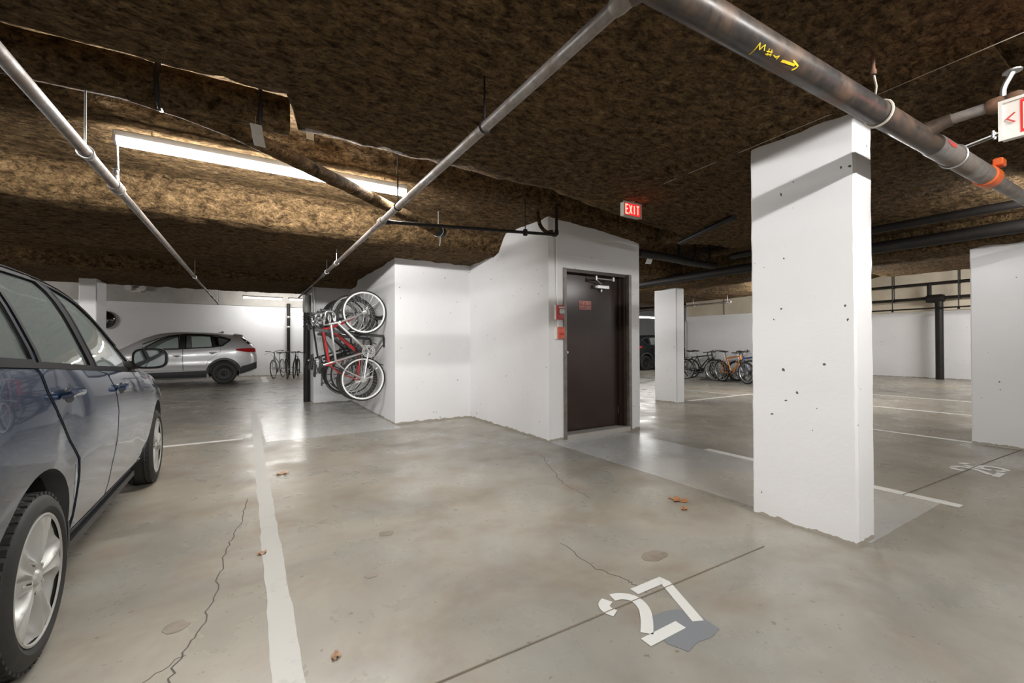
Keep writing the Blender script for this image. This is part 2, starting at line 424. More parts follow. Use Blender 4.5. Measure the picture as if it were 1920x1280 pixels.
# ------------------------------------------------------------------ floor and walls
mb = MB(); mb.box((-9, -6, -.2), (20.2, 20.2, 0)); FLOOR = struct('floor', mb, M['floor'])

# stairwell block with a door recess: footprint extruded, lintel over the door
FP = [(3.2, 4.36), (3.425, 4.36), (3.425, 4.60), (4.63, 4.60), (4.63, 4.36), (4.80, 4.36), (4.80, 9.2), (4.3, 11.2), (1.2, 11.2), (1.2, 9.77), (1.94, 9.77), (1.94, 6.57), (3.2, 6.57)]
mb = MB(); mb.prism(FP, 0, 3.35); mb.box((3.425, 4.36, 2.172), (4.63, 4.60, 3.35))
CENTER = struct('wall_center', mb, M['wall'], ang=None)
mb = MB()
for z in (2.33, 2.60): mb.box((3.36, 4.355, z), (4.79 if z > 2.5 else 4.25, 4.3595, z+.006))
struct('block_joint', mb, M['white_enamel'], CENTER, None)

mb = MB(); mb.box((-9.2, 20, 0), (4.3, 20.2, 2.76)); struct('wall_back', mb, M['wall'], ang=None)
mb = MB(); mb.box((-9.2, 19.93, 2.76), (4.3, 20.2, 3.4)); struct('trim_1', mb, M['bare'], ang=None)
mb = MB(); mb.box((-9.2, -6.2, 0), (-9, 20.2, 3.4)); struct('wall_left', mb, M['wall'], ang=None)
mb = MB(); mb.box((-9.2, -6.2, 0), (20.2, -6, 3.4)); struct('wall_front', mb, M['wall'], ang=None)
mb = MB(); mb.box((20, -6.2, 0), (20.2, 8, 2.30)); struct('wall_right', mb, M['wall'], ang=None)
mb = MB(); mb.box((19.9, -6.2, 2.30), (20.2, 8, 4.4)); struct('trim_2', mb, M['tan'], ang=None)
# wall behind the parked bicycles, and the return wall that joins it to the far right wall
mb = MB(); mb.box((14.0, 7.2, 0), (14.2, 10.45, 2.2)); mb.box((14.2, 7.2, 0), (20, 7.4, 2.2)); struct('wall_bicycles', mb, M['wall'], ang=None)
mb = MB(); mb.box((13.95, 7.15, 2.2), (14.25, 8.9, 3.4)); mb.box((13.95, 7.15, 2.2), (20, 7.45, 3.4)); mb.box((14.05, 8.9, 2.2), (14.2, 10.45, 3.4)); struct('trim_3', mb, M['tan'], ang=None)
mb = MB(); mb.box((4.3, 20, 0), (22.2, 20.2, 3.4)); mb.box((22, 10.4, 0), (22.2, 20.2, 3.4)); mb.box((14.2, 10.4, 0), (22.2, 10.6, 3.4)); struct('wall_rear', mb, M['wall'], ang=None)
mb = MB(); mb.box((20.2, 10.4, -.2), (22.2, 20.2, 0)); struct('floor_rear', mb, M['floor'])
mb = MB(); mb.box((13.93, 10.40, 0), (14.0, 10.46, 2.05)); struct('trim_4', mb, M['galv'], ang=None)

# ------------------------------------------------------------------ ceiling of sprayed foam
def prof(x):
    f = lambda a, b, t: a+(b-a)*max(0, min(1, t))
    e1 = interp([(-9, 2.84), (.20, 2.79), (.31, 3.22), (2.2, 3.27), (3.9, 3.58), (4.84, 3.72), (4.9, 4.2), (5.4, 3.9), (6.4, 3.8), (7.2, 3.8)], x)
    e1 += .05*noise.noise(Vector((x*2.3, 3.1, 0)))+.025*noise.noise(Vector((x*8, 9.1, 0)))
    e2 = 4.06+.03*noise.noise(Vector((x*4, 1.7, 5)))
    zc = interp([(1.8, 2.86), (3.2, 2.79), (4.82, 2.635)], x)
    b = 5.52+.04*noise.noise(Vector((x*3, 7.7, 2)))
    zr = interp([(-1.3, 2.64), (-.6, 2.51)], x)
    P = [(-6.2, 2.63), (-1.98, 2.63), (-1.92, 2.66), (-1.86, 2.98), (.03, 2.98), (.09, 2.66), (.16, 2.605), (e1-.10, 2.60), (e1-.02, 2.625), (e1+.04, 2.70), (e1+.08, 3.0),
         (max(e2-.02, e1+.2), 3.0), (max(e2+.03, e1+.25), zc+.05), (max(e2+.1, e1+.32), zc), (b-.12, zc+.01), (b-.04, zc-.05), (b+.02, 2.66), (b+.09, 2.56), (b+.25, 2.525), (7.7, 2.51), (7.8, zr), (9.12, zr), (9.2, 2.44), (9.3, 2.405), (11.3, 2.40), (11.36, 2.6), (11.4, 3.32), (20.3, 3.36)]
    if x > 4.86:                                                # right of the stairwell
        t5 = 5.5
        Q = [(-6.2, 2.62), (-1.98, 2.62), (-1.92, 2.64), (-1.86, 2.98), (.03, 2.98), (.09, 2.66), (.16, 2.605), (e1-.10, 2.60), (e1-.02, 2.625), (e1+.04, 2.70), (e1+.08, 3.0),
             (t5-.1, 3.0), (t5, 2.9), (t5+.05, 2.6), (t5+.1, 2.52), (t5+.2, 2.50), (t5+.4, 2.49), (t5+.6, 2.48), (t5+.8, 2.48), (7.7, 2.48), (7.8, 2.48), (9.1, 2.47), (9.22, 2.46), (9.3, 2.46), (12.2, 2.46), (12.26, 2.6), (12.3, 3.32), (20.3, 3.36)]
        P = Q
        if x > 11.6: P = [(y, 3.34 if y > 7 else 3.75) for y, z in Q]
    return P
def build_ceiling():
    xs = [-9.2+.35*i for i in range(18)]; x = -2.9
    while x < 4.84: xs.append(x); x += .05
    xs += [4.85, 4.87]
    x = 4.95
    while x < 8: xs.append(x); x += .07
    while x < 11.4: xs.append(x); x += .16
    xs += [11.55, 11.57, 11.6, 11.63, 12.2, 13, 14, 16, 18, 20, 22.2]
    xs = [x for i, x in enumerate(xs)]
    rings = []
    nseg = None
    base = prof(0)
    for i, (a, b) in enumerate(zip(base, base[1:])): pass
    segs = []
    for i in range(len(base)-1):
        L = math.dist(base[i], base[i+1]); near = -.8 < base[i][0] < 6.5
        segs.append(max(1, int(L/(.05 if near else .22))) if i not in (7, 8) else 2)
    for x in xs:
        P = prof(x); ring = []
        for i in range(len(P)-1):
            for k in range(segs[i]):
                t = k/segs[i]; ring.append((P[i][0]+(P[i+1][0]-P[i][0])*t, P[i][1]+(P[i+1][1]-P[i][1])*t))
        ring.append(P[-1]); out = []
        for y, z in ring:
            v = Vector((x, y, z)); d = noise.noise(v*5.5)*.016+noise.noise(v*15)*.010+noise.noise(v*1.6)*.014
            w = noise.noise(v*9+Vector((5, 5, 5)))*.018
            out.append((x, y+w, z+d))
        rings.append(out)
    mb = MB(); mb.loft(rings, close=False)
    o = struct('ceiling', mb, M['foam'], ang=None); o.data.shade_smooth()
    return o
CEIL = build_ceiling()
def foam_beam(x0, x1, y0, y1, z0, z1, axis='Y'):
    """a dropped foam-covered beam under the ceiling, with rounded lower edges"""
    mb = MB(); n = int((y1-y0)/.08); rings = []
    sec = [(x0, z1), (x0, z0+.1), (x0+.03, z0+.03), (x0+.1, z0)] + [(x0+.1+(x1-x0-.2)*k/6, z0) for k in range(1, 6)] + [(x1-.1, z0), (x1-.03, z0+.03), (x1, z0+.1), (x1, z1)]
    for i in range(n+1):
        y = y0+(y1-y0)*i/n; ring = []
        for x, z in sec:
            v = Vector((x, y, z)); ring.append((x+noise.noise(v*5)*.02, y, z+noise.noise(v*5+Vector((3, 3, 3)))*.022+noise.noise(v*14)*.008))
        rings.append(ring)
    mb.loft(rings, True, True, close=False)
    o = obj('ceiling_beam', mb, M['foam'], CEIL, ang=60)
    return o
foam_beam(7.12, 8.05, -5.9, 12.2, 2.34, 2.75)
foam_beam(2.86, 3.52, .55, 2.35, 2.575, 2.7)

# ------------------------------------------------------------------ columns
def column(x0, x1, y0, y1, z, label, seed):
    mb = MB(); e = .012; rings = []
    n = 40
    for i in range(n+1):
        zz = z*i/n; ring = []
        for (x, y) in ((x0+e, y0), (x1-e, y0), (x1, y0+e), (x1, y1-e), (x1-e, y1), (x0+e, y1), (x0, y1-e), (x0, y0+e)):
            v = Vector((x*9, y*9, zz*11+seed)); ring.append((x+noise.noise(v)*.004, y+noise.noise(v+Vector((9, 0, 0)))*.004, zz))
        rings.append(ring)
    mb.loft(rings, True, True)
    return tag(obj('column', mb, M['wall'], ang=30), label, 'column')
column(3.075, 3.31, 1.135, 1.76, 2.60, 'nearest white concrete column, under the big steel pipe beside the stencilled 27', 1)
column(7.455, 7.70, .95, 1.60, 2.39, 'white concrete column cut by the right edge, beside the stencilled 26', 2)
column(7.46, 7.70, 5.80, 6.36, 2.37, 'white concrete column between the brown door and the parked bicycles', 3)
column(-2.495, -2.258, 10.5, 11.15, 2.43, 'white concrete column behind the blue car, near the round mirror', 4)

# ------------------------------------------------------------------ floor markings
def sheet(name, poly, z, mat, label, cat='floor marking', group=None, th=.0012):
    mb = MB(); mb.prism(poly, z, z+th); return tag(obj(name, mb, mat, ang=None), label, cat, group)
def rect(x0, y0, x1, y1): return [(x0, y0), (x1, y0), (x1, y1), (x0, y1)]
def ragged(poly, step=.06, amp=.012, seed=0):
    out = []; n = len(poly)
    for i in range(n):
        a = Vector(poly[i]); b = Vector(poly[(i+1) % n]); k = max(1, int((b-a).length/step)); nn = Vector((-(b-a).y, (b-a).x)).normalized()
        for j in range(k):
            p = a.lerp(b, j/k); out.append(tuple(p+nn*amp*noise.noise(Vector((p.x*7+seed, p.y*7, seed*3.3)))))
    return out
sheet('painted_walkway', ragged(rect(3.2, 1.12, 4.44, 4.36), .1, .006, 1), .0004, M['walk'], 'light grey painted walkway in front of the brown door')
sheet('painted_walkway', ragged([(.22, 6.22), (1.94, 6.22), (1.94, 9.77), (1.2, 9.77), (1.2, 11), (.75, 11), (.22, 8.2)], .15, .006, 2), .0004, M['walk'], 'light grey painted floor patch under the hanging bicycles')
sheet('parking_line', ragged(rect(.085, -1.2, .185, 9.2), .05, .010, 3), .0006, M['faded'], 'worn pale parking line on the open floor beside the blue car')
sheet('parking_line', ragged(rect(-3.2, 6.58, -.02, 6.66), .08, .004, 4), .0006, M['line'], 'white cross line running out from the blue car front wheel')
sheet('parking_line', ragged(rect(4.44, 1.02, 4.535, 3.1), .08, .004, 5), .0018, M['line'], 'short white line coming out behind the nearest column')
sheet('parking_line', ragged(rect(7.44, -1.5, 7.52, 3.1), .08, .004, 6), .0006, M['line'], 'white parking line passing the foot of the right-edge column')
sheet('parking_line', ragged(rect(10.2, -1.5, 10.3, 5.9), .1, .004, 7), .0006, M['line'], 'white parking line across the middle of the far right bays')
sheet('parking_line', ragged(rect(12.55, -1.5, 12.65, 4.8), .1, .004, 8), .0006, M['line'], 'white parking line nearest the far right wall')
sheet('parking_line', ragged(rect(7.98, 5.88, 10.3, 5.97), .1, .004, 9), .0018, M['line'], 'white line running from the far column foot towards the bicycles')
sheet('parking_line', ragged(rect(9.82, 5.95, 9.92, 8.2), .1, .004, 10), .0006, M['faded'], 'faded white line in front of the parked bicycles')
sheet('parking_line', ragged(rect(.5, 16.4, .68, 19.3), .1, .006, 11), .0006, M['line'], 'short white line behind the silver car by the back wall')

def digit(ch, x, y, w, h, t, z0, z1, mb):
    f = lambda px, py: (x+px*w, y+py*h)
    R = lambda pts: mb.ribbon([f(*p) for p in pts], t, z0, z1)
    if ch == '2':
        R(catmull([(.16, .70), (.10, .80), (.16, .92), (.34, .985)], 6)[0:])
        R(catmull([(.50, .995), (.72, .95), (.88, .80), (.80, .58), (.55, .38), (.22, .185)], 6))
        R([(0, .075), (1, .075)])
    if ch == '7':
        mb.ribbon([f(0, .935), f(.88, .935), f(.90, .85), f(.30, 0)], t, z0, z1)
    if ch == '6':
        R(catmull([(.78, .86), (.62, .95), (.42, .95)], 5)); R(catmull([(.26, .88), (.13, .72), (.10, .5), (.11, .3)], 5))
        R(catmull([(.2, .50), (.5, .60), (.80, .52), (.90, .32), (.78, .12), (.5, .05)], 5)); R(catmull([(.36, .06), (.18, .14), (.12, .22)], 4))
def stencil(txt, x, y, label, wear):
    t = thing('stencilled_number', label, 'floor number', (x, y, 0))
    for i, ch in enumerate(txt):
        mb = MB(); digit(ch, i*.235, 0, .215, .325, .052, .0022, .0034, mb); obj('digit', mb, wear, t, ang=None)
    return t
stencil('27', 1.374, 1.200, 'white stencilled number 27 on the nearest bay floor', M['stencil'])
stencil('26', 5.735, 1.06, 'worn white stencilled number 26 near the right-edge column', M['line'])
sheet('paint_patch', ragged([(1.515, 1.335), (1.60, 1.325), (1.665, 1.30), (1.715, 1.215), (1.705, 1.12), (1.635, 1.105), (1.56, 1.115), (1.475, 1.10), (1.438, 1.175), (1.455, 1.27)], .03, .012, 21), .0007, M['patch'], 'dark grey paint patch under the stencilled number 27', 'paint patch')
# oil and rust stains
def blob(cx, cy, rx, ry, seed, rot=0):
    out = []
    for i in range(28):
        t = 2*PI*i/28; r = 1+.35*noise.noise(Vector((math.cos(t)*1.4+seed, math.sin(t)*1.4, seed*2.1)))
        a, b = rx*r*math.cos(t), ry*r*math.sin(t); out.append((cx+a*math.cos(rot)-b*math.sin(rot), cy+a*math.sin(rot)+b*math.cos(rot)))
    return out
for i, (cx, cy, rx, ry, lb) in enumerate(((1.98, 1.70, .085, .055, 'brown ring stain on the floor above the stencilled 27'), (.77, 2.80, .045, .038, 'small round brown spot on the open bay floor'),
        (-.25, 2.35, .05, .045, 'oval grey stain on the floor beside the blue car rear wheel'), (.56, 2.33, .030, .028, 'tiny dark round spot right of the worn parking line'))):
    sheet('floor_stain', blob(cx, cy, rx, ry, i+3.3), .0006, M['stain'], lb, 'stain')
# control joint and cracks belong to the floor slab
def floor_line(name, pts, w, mat, jag=0, n=1):
    P = []
    for a, b in zip(pts, pts[1:]):
        for k in range(n):
            t = k/n; P.append((a[0]+(b[0]-a[0])*t+random.uniform(-jag, jag), a[1]+(b[1]-a[1])*t+random.uniform(-jag, jag)))
    P.append(pts[-1]); mb = MB(); mb.ribbon(P, w, .0003, .0036 if name == 'control_joint' else .0008); obj(name, mb, mat, FLOOR, ang=None)
floor_line('control_joint', [(.2, 1.475), (2.62, 1.435)], .006, M['joint']); floor_line('control_joint', [(4.44, 1.34), (6.43, 1.255), (7.45, 1.20)], .008, M['joint'])
floor_line('crack', [(.03, 4.0), (-.04, 3.4), (-.10, 3.02), (-.12, 2.6), (-.16, 2.25), (-.23, 2.05), (-.22, 1.86), (-.27, 1.72), (-.34, 1.45)], .006, M['crack'], .012, 9)
floor_line('crack', [(-.2, 2.12), (-.36, 1.98), (-.52, 1.90)], .0035, M['crack'], .008, 8)
floor_line('crack', [(1.63, 2.1), (1.60, 1.78), (1.66, 1.60), (1.655, 1.47)], .005, M['crack'], .010, 8)
floor_line('crack', [(2.75, 3.9), (2.55, 3.45), (2.35, 3.0), (2.3, 2.6)], .005, M['crack'], .014, 8)

def leaf(x, y, s, rot, label, mat, shape=0):
    t = thing('dry_leaf', label, 'leaf', (x, y, .001), rot)
    mb = MB(); pts = []
    for i in range(26):
        a = 2*PI*i/26; lob = (1+.35*math.cos(5*a)) if shape else (1+.12*math.sin(3*a)); pts.append((math.cos(a)*s*lob, math.sin(a)*s*lob*.75))
    n = len(pts); vs = [(0, 0, .004)]+[(px, py, .006+.006*math.sin(i*1.3)) for i, (px, py) in enumerate(pts)]
    vs2 = [(a, b, c+.001) for a, b, c in vs]
    fs = [(0, 1+i, 1+(i+1) % n) for i in range(n)]; mb.add(vs, [tuple(reversed(f)) for f in fs]); mb.add(vs2, fs)
    obj('blade', mb, mat, t); mb = MB(); mb.tube([(0, 0, .006), (-s*1.2, -.2*s, .004)], .0012, 5); obj('stem', mb, mat, t)
leaf(.085, 2.91, .026, .4, 'small orange dry leaf lying on the worn parking line', M['leafpale'])
leaf(.30, 1.80, .022, 1.2, 'round pale dry leaf on the floor nearest the camera', M['leafpale'])
leaf(2.84, 2.20, .06, 2.2, 'brown curled dry leaf near the foot of the nearest column', M['leaf'], 1)
leaf(2.72, 2.06, .03, .7, 'small brown leaf just in front of the curled leaf', M['leaf'])
leaf(.30, 4.62, .05, .2, 'yellowish dry leaf beyond the worn parking line', M['leafpale'], 1)

# ------------------------------------------------------------------ door
DOOR = bpy.data.objects.new('door_1', None); COL.objects.link(DOOR); DOOR['kind'] = 'structure'; DOOR['label'] = 'brown steel fire door in a worn metal frame'
mb = MB(); mb.box((3.425, 4.345, 0), (3.475, 4.52, 2.172)); mb.box((4.58, 4.345, 0), (4.63, 4.52, 2.172)); mb.box((3.475, 4.47, 0), (3.50, 4.54, 2.14))
obj('jamb', mb, M['frame'], DOOR, ang=None)
mb = MB(); mb.box((3.475, 4.37, 2.132), (4.58, 4.52, 2.172)); mb.box((4.50, 4.45, .06), (4.58, 4.54, 2.132)); mb.box((4.535, 4.40, .06), (4.58, 4.45, 2.132)); obj('frame_head', mb, M['brown'], DOOR, ang=None)
mb = MB(); mb.cbox((3.99, 4.515, 1.10), (1.02, .05, 2.06), 0, .004); LEAF = obj('door_leaf', mb, M['door'], DOOR)
mb = MB(); mb.box((3.475, 4.33, 0), (4.58, 4.56, .055)); obj('threshold', mb, M['bare'], DOOR, ang=None)
mb = MB(); mb.cbox((3.53, 4.487, 1.05), (.045, .006, .30)); obj('lock_plate', mb, M['blackplastic'], LEAF)
mb = MB(); mb.lathe([(.001, 0), (.020, 0), (.022, -.012), (.013, -.02), (.013, -.04), (.027, -.05), (.029, -.065), (.02, -.075), (.001, -.077)], 'Y', (3.53, 4.484, 1.10), 18); obj('door_knob', mb, M['chrome'], LEAF)
mb = MB(); mb.lathe([(.001, 0), (.012, 0), (.012, -.008), (.001, -.009)], 'Y', (3.53, 4.484, 1.00), 12); obj('keyhole', mb, M['brown'], LEAF)
for z in (.28, 1.1, 1.92):
    mb = MB(); mb.cyl((4.508, 4.482, z-.05), (4.508, 4.482, z+.05), .009, 10); obj('hinge', mb, M['brown'] if z > .5 else M['aluminium'], DOOR)
mb = MB(); mb.cbox((4.19, 4.462, 1.985), (.22, .05, .05), 0, .006); mb.lathe([(.001, 0), (.022, 0), (.024, -.05), (.012, -.055), (.001, -.056)], 'Y', (4.06, 4.485, 1.985), 16)
mb.lathe([(.001, -.025), (.012, -.025), (.014, .0), (.012, .012), (.001, .013)], 'Z', (4.17, 4.46, 1.945), 12); CL = obj('door_closer', mb, M['aluminium'], DOOR)
mb = MB(); mb.tube([(4.17, 4.455, 2.02), (4.0, 4.38, 2.075)], .007, 8); mb.tube([(4.0, 4.38, 2.085), (4.31, 4.40, 2.085)], .009, 8); mb.cbox((4.0, 4.375, 2.085), (.02, .02, .06)); mb.cbox((4.315, 4.38, 2.09), (.03, .02, .05)); obj('closer_arm', mb, M['aluminium'], CL)

# fire door sign
t = thing('fire_door_sign', 'small red sign on the brown door reading FIRE DOOR KEEP CLOSED', 'sign', (3.90, 4.4895, 1.725))
FX = lambda x, y, z: (x, -z, y)
mb = MB(); mb.box((-.108, -.004, -.06), (.108, 0, .06)); obj('plate', mb, M['signred'], t, ang=None)
mb = MB(); mb.ribbon([(-.10, -.052), (.10, -.052), (.10, .052), (-.10, .052)], .005, .004, .0055, f=FX, closed=True); obj('border', mb, M['signpale'], t, ang=None)
for txt, yy, sc in (('FIRE DOOR', .009, .0125), ('KEEP CLOSED', -.038, .0115)):
    w = sc; g = sc*.36; tot = len(txt)*(w+g)-g
    obj('lettering', text_mb(txt, w, .030, g, .0042, lambda x, y, z, tt=tot, y0=yy: (x-tt/2, -z, y+y0), .004, .0055), M['signpale'], t, ang=None)

# strobe, pull station and conduit on the wall left of the door
t = thing('fire_alarm_strobe', 'red and white fire alarm strobe beside the door frame, above the pull station', 'fire alarm', (3.345, 4.36, 1.60))
mb = MB(); mb.box((-.055, -.035, -.09), (.055, 0, .09)); obj('back_box', mb, M['offwhite'], t)
mb = MB(); mb.cbox((0, -.052, 0), (.11, .035, .18), 0, .008); obj('faceplate', mb, M['redplastic'], t)
mb = MB(); mb.cbox((.005, -.078, .01), (.075, .03, .07), 0, .010); obj('strobe_lens', mb, M['clearlens'], t)
mb = MB(); mb.box((-.035, -.072, .055), (.045, -.0695, .068)); obj('label_strip', mb, M['paper'], t, ang=None)
t = thing('fire_pull_station', 'orange-red fire alarm pull station box below the strobe', 'pull station', (3.345, 4.36, 1.345))
mb = MB(); mb.box((-.05, -.045, -.075), (.05, 0, .075)); obj('back_box', mb, M['offwhite'], t)
mb = MB(); mb.cbox((.004, -.06, 0), (.10, .03, .15), 0, .006); obj('cover', mb, M['redorange'], t)
mb = MB(); mb.cbox((.004, -.08, -.01), (.07, .014, .025), 0, .004); obj('pull_handle', mb, M['redplastic'], t)
t = thing('conduit', 'thin white conduit running down the wall to the fire alarm strobe', 'conduit', (0, 0, 0))
mb = MB(); mb.tube(round_path([(3.0, 4.30, 2.80), (3.02, 4.28, 2.63), (3.10, 4.27, 2.56), (3.24, 4.315, 2.60), (3.315, 4.335, 2.54), (3.315, 4.345, 1.80), (3.335, 4.345, 1.74), (3.335, 4.345, 1.42)], .06, 5), .013, 10); obj('tube', mb, M['white_enamel'], t)
mb = MB(); mb.tube(round_path([(2.985, 4.28, 2.80), (3.0, 4.26, 2.62), (3.09, 4.25, 2.545), (3.2, 4.28, 2.58)], .06, 5), .022, 8); obj('wrapped_bend', mb, M['foam'], t, label='foam-splashed bend')
# ------------------------------------------------------------------ lamps
def lamp(x0, x1, y, z, label, ceil, group=None, strength=None, axis='X'):
    t = thing('strip_light', label, 'light', ((x0+x1)/2, y, z), 0 if axis == 'X' else PI/2, group)
    h = (x1-x0)/2
    mb = MB(); mb.cbox((0, 0, .055), (2*h, .075, .05), 0, .006); obj('housing', mb, M['white_enamel'], t)
    for sx in (-1, 1):
        mb = MB(); mb.cbox((sx*(h-.012), 0, .012), (.022, .10, .05), 0, .003); obj('lamp_holder', mb, M['white_enamel'], t)
    for sy in (-.035, .035):
        mb = MB(); mb.cyl((-h+.025, sy, 0), (h-.025, sy, 0), .017, 10); tb = obj('fluorescent_tube', mb, M['tube'], t)
        L = bpy.data.lights.new('tube_light', 'AREA'); L.shape = 'RECTANGLE'; L.size = 2*h-.06; L.size_y = .034; L.energy = (strength or 25)*2*h; L.color = (1, .985, .955)
        lo = bpy.data.objects.new('tube_light', L); COL.objects.link(lo); lo.parent = tb; lo.location = (0, sy*1.6, 0); lo.rotation_euler = (math.copysign(math.radians(72), sy), 0, 0)
    for sx in (-.8, .8):
        mb = MB(); mb.cyl((sx*h, 0, .07), (sx*h, 0, ceil-z), .004, 6); obj('hanger', mb, M['galv'], t)
    return t
lamp(-.82, 1.37, 4.22, 2.695, 'lit strip light above the open bay, crossed by a drain pipe', 2.83, strength=72)
lamp(-.08, 1.22, 18.6, 2.95, 'lit strip light by the back wall, above the silver car tail', 3.36, strength=24)
lamp(1.40, 2.7, 18.6, 2.95, 'lit strip light by the back wall, above the three parked bicycles', 3.36, strength=24)
lamp(13.4, 15.9, 13.0, 2.34, 'lit strip light above the black vehicle beyond the stairwell', 3.36)
for x0, x1, y, z, c, lb in ((1.0, 3.4, -.9, 2.70, 2.98, 'strip light in the ceiling slot behind the nearest column'), (5.5, 6.9, .78, 2.49, 2.61, 'strip light under the ceiling right of the nearest column'),
        (-3.6, -1.2, -.9, 2.70, 2.98, 'unseen strip light added as fill in the ceiling slot over the blue car tail'), (-4.4, -2.0, 4.22, 2.695, 2.83, 'unseen strip light added over the far side of the blue car for fill and reflections'),  # both out of view, added for ambient light and car reflections
        (-6.6, -4.2, 8.3, 2.50, 2.64, 'strip light under the left ceiling beam'), (10.0, 11.4, 5.0, 2.33, 2.46, 'hidden strip light added behind the nearest column to brighten the far bays'),  # the far-bay lamp is added fill, hidden behind the column
        (11.2, 13.0, -.9, 2.42, 2.98, 'unseen strip light added as fill over the far right bays'), (15.5, 17.9, 1.2, 3.0, 3.7, 'unseen strip light added by the far right wall to brighten it'), (4.95, 6.6, 8.6, 2.33, 2.47, 'hidden strip light added as fill behind the stairwell block'), (-8.6, -6.2, 16.5, 2.95, 3.36, 'unseen strip light added as fill over the silver car front')):  # all out of view, added to fill the far areas with light
    lamp(x0, x1, y, z, lb, c, strength={-.9: 52, .78: 13, 5.0: 95, 1.2: 110, 8.6: 45}.get(y, 30))

# ------------------------------------------------------------------ pipes
def hanger(mb, x, y, z, r, top, axis='Y'):
    """clevis ring around a pipe and a rod up to the ceiling"""
    n = 18; pts = []
    for i in range(n):
        a = 2*PI*i/n; pts.append((x+(r+.004)*math.cos(a), y, z+(r+.004)*math.sin(a)) if axis == 'Y' else (x, y+(r+.004)*math.cos(a), z+(r+.004)*math.sin(a)))
    mb.tube(pts, .005, 6, closed=True); mb.cyl((x, y, z+r), (x, y, top), .0055, 6)
def coupling(mb, p, d, r, l):
    d = Vector(d).normalized(); p = Vector(p)
    mb.tube([p-d*l, p-d*l*.6, p+d*l*.6, p+d*l], [r*.86, r, r, r*.86], 14)
# left sprinkler line
t = thing('sprinkler_pipe', 'long grey sprinkler pipe passing overhead beside the blue car', 'pipe', (0, 0, 0))
LP = lambda y: -.742+(y-2.8)*.0165
for y0, y1, r in ((-1.2, 3.78, .028), (3.78, 7.9, .024), (7.9, 13.2, .017)):
    mb = MB(); mb.cyl((LP(y0), y0, 2.25), (LP(y1), y1, 2.25), r, 16); obj('pipe', mb, M['steel'], t)
for y, r, l in ((3.25, .031, .012), (3.80, .039, .05), (7.9, .028, .05), (11.2, .022, .04)):
    mb = MB(); coupling(mb, (LP(y), y, 2.25), (.0165, 1, 0), r, l); obj('coupling', mb, M['galv'] if y < 3.5 else M['steel'], t)
for y, top in ((3.20, 2.60), (8.2, 2.64), (11.9, 3.3), (13.1, 3.3)):
    mb = MB(); hanger(mb, LP(y), y, 2.25, .03 if y < 8 else .02, top); obj('pipe_hanger', mb, M['galv'], t)
mb = MB(); hanger(mb, LP(3.86), 3.86, 2.25, .03, 2.33); mb.cyl((LP(3.86), 3.86, 2.33), (-.80, 4.22, 2.73), .006, 6); obj('pipe_hanger', mb, M['galv'], t)
for y in (3.80, 13.15):
    mb = MB(); mb.cyl((LP(y), y, 2.25), (LP(y), y, 2.36), .010, 8); mb.cyl((LP(y), y, 2.36), (LP(y), y, 2.364), .02, 10); mb.cyl((LP(y), y, 2.33), (LP(y), y, 2.345), .016, 8); obj('sprinkler_head', mb, M['galv'], t)
# right sprinkler line
t = thing('sprinkler_pipe', 'grey sprinkler pipe running from the big steel pipe to beyond the hanging bicycles', 'pipe', (0, 0, 0))
RX = lambda y: 1.066+(y-4)*.002
for y0, y1, r in ((.95, 4.0, .026), (4.0, 7.6, .024), (7.6, 11.4, .016)):
    mb = MB(); mb.cyl((RX(y0), y0, 2.33), (RX(y1), y1, 2.33), r, 16); obj('pipe', mb, M['steel'], t)
for y, r, l in ((1.02, .034, .045), (3.6, .028, .012), (4.02, .037, .055), (6.5, .030, .045), (7.6, .026, .04)):
    mb = MB(); coupling(mb, (RX(y), y, 2.33), (0, 1, 0), r, l); obj('coupling', mb, M['steel'], t)
for y, top in ((2.0, 2.62), (3.52, 3.0), (6.35, 2.52), (7.2, 2.52), (10.6, 2.42)):
    mb = MB(); hanger(mb, RX(y), y, 2.33, .026, top); obj('pipe_hanger', mb, M['galv'] if y > 4 else M['blackpipe'], t)
# black branch to the stairwell
t = thing('branch_pipe', 'black branch pipe from the sprinkler line to the stairwell corner', 'pipe', (0, 0, 0))
mb = MB(); mb.tube(round_path([(1.08, 4.03, 2.335), (3.13, 4.10, 2.492), (3.13, 4.10, 2.95)], .04, 5), .0175, 12); obj('pipe', mb, M['blackpipe'], t)
for p, d in (((3.10, 4.10, 2.492), (1, 0, .07)), ((3.13, 4.10, 2.52), (0, 0, 1)), ((1.12, 4.03, 2.338), (1, 0, .07))):
    mb = MB(); coupling(mb, p, d, .026, .028); obj('fitting', mb, M['blackpipe'], t)
mb = MB(); mb.cyl((2.68, 4.085, 2.45), (2.68, 4.085, 2.84), .006, 6); coupling(mb, (2.68, 4.085, 2.457), (0, 0, 1), .027, .034); obj('pipe_hanger', mb, M['blackpipe'], t)
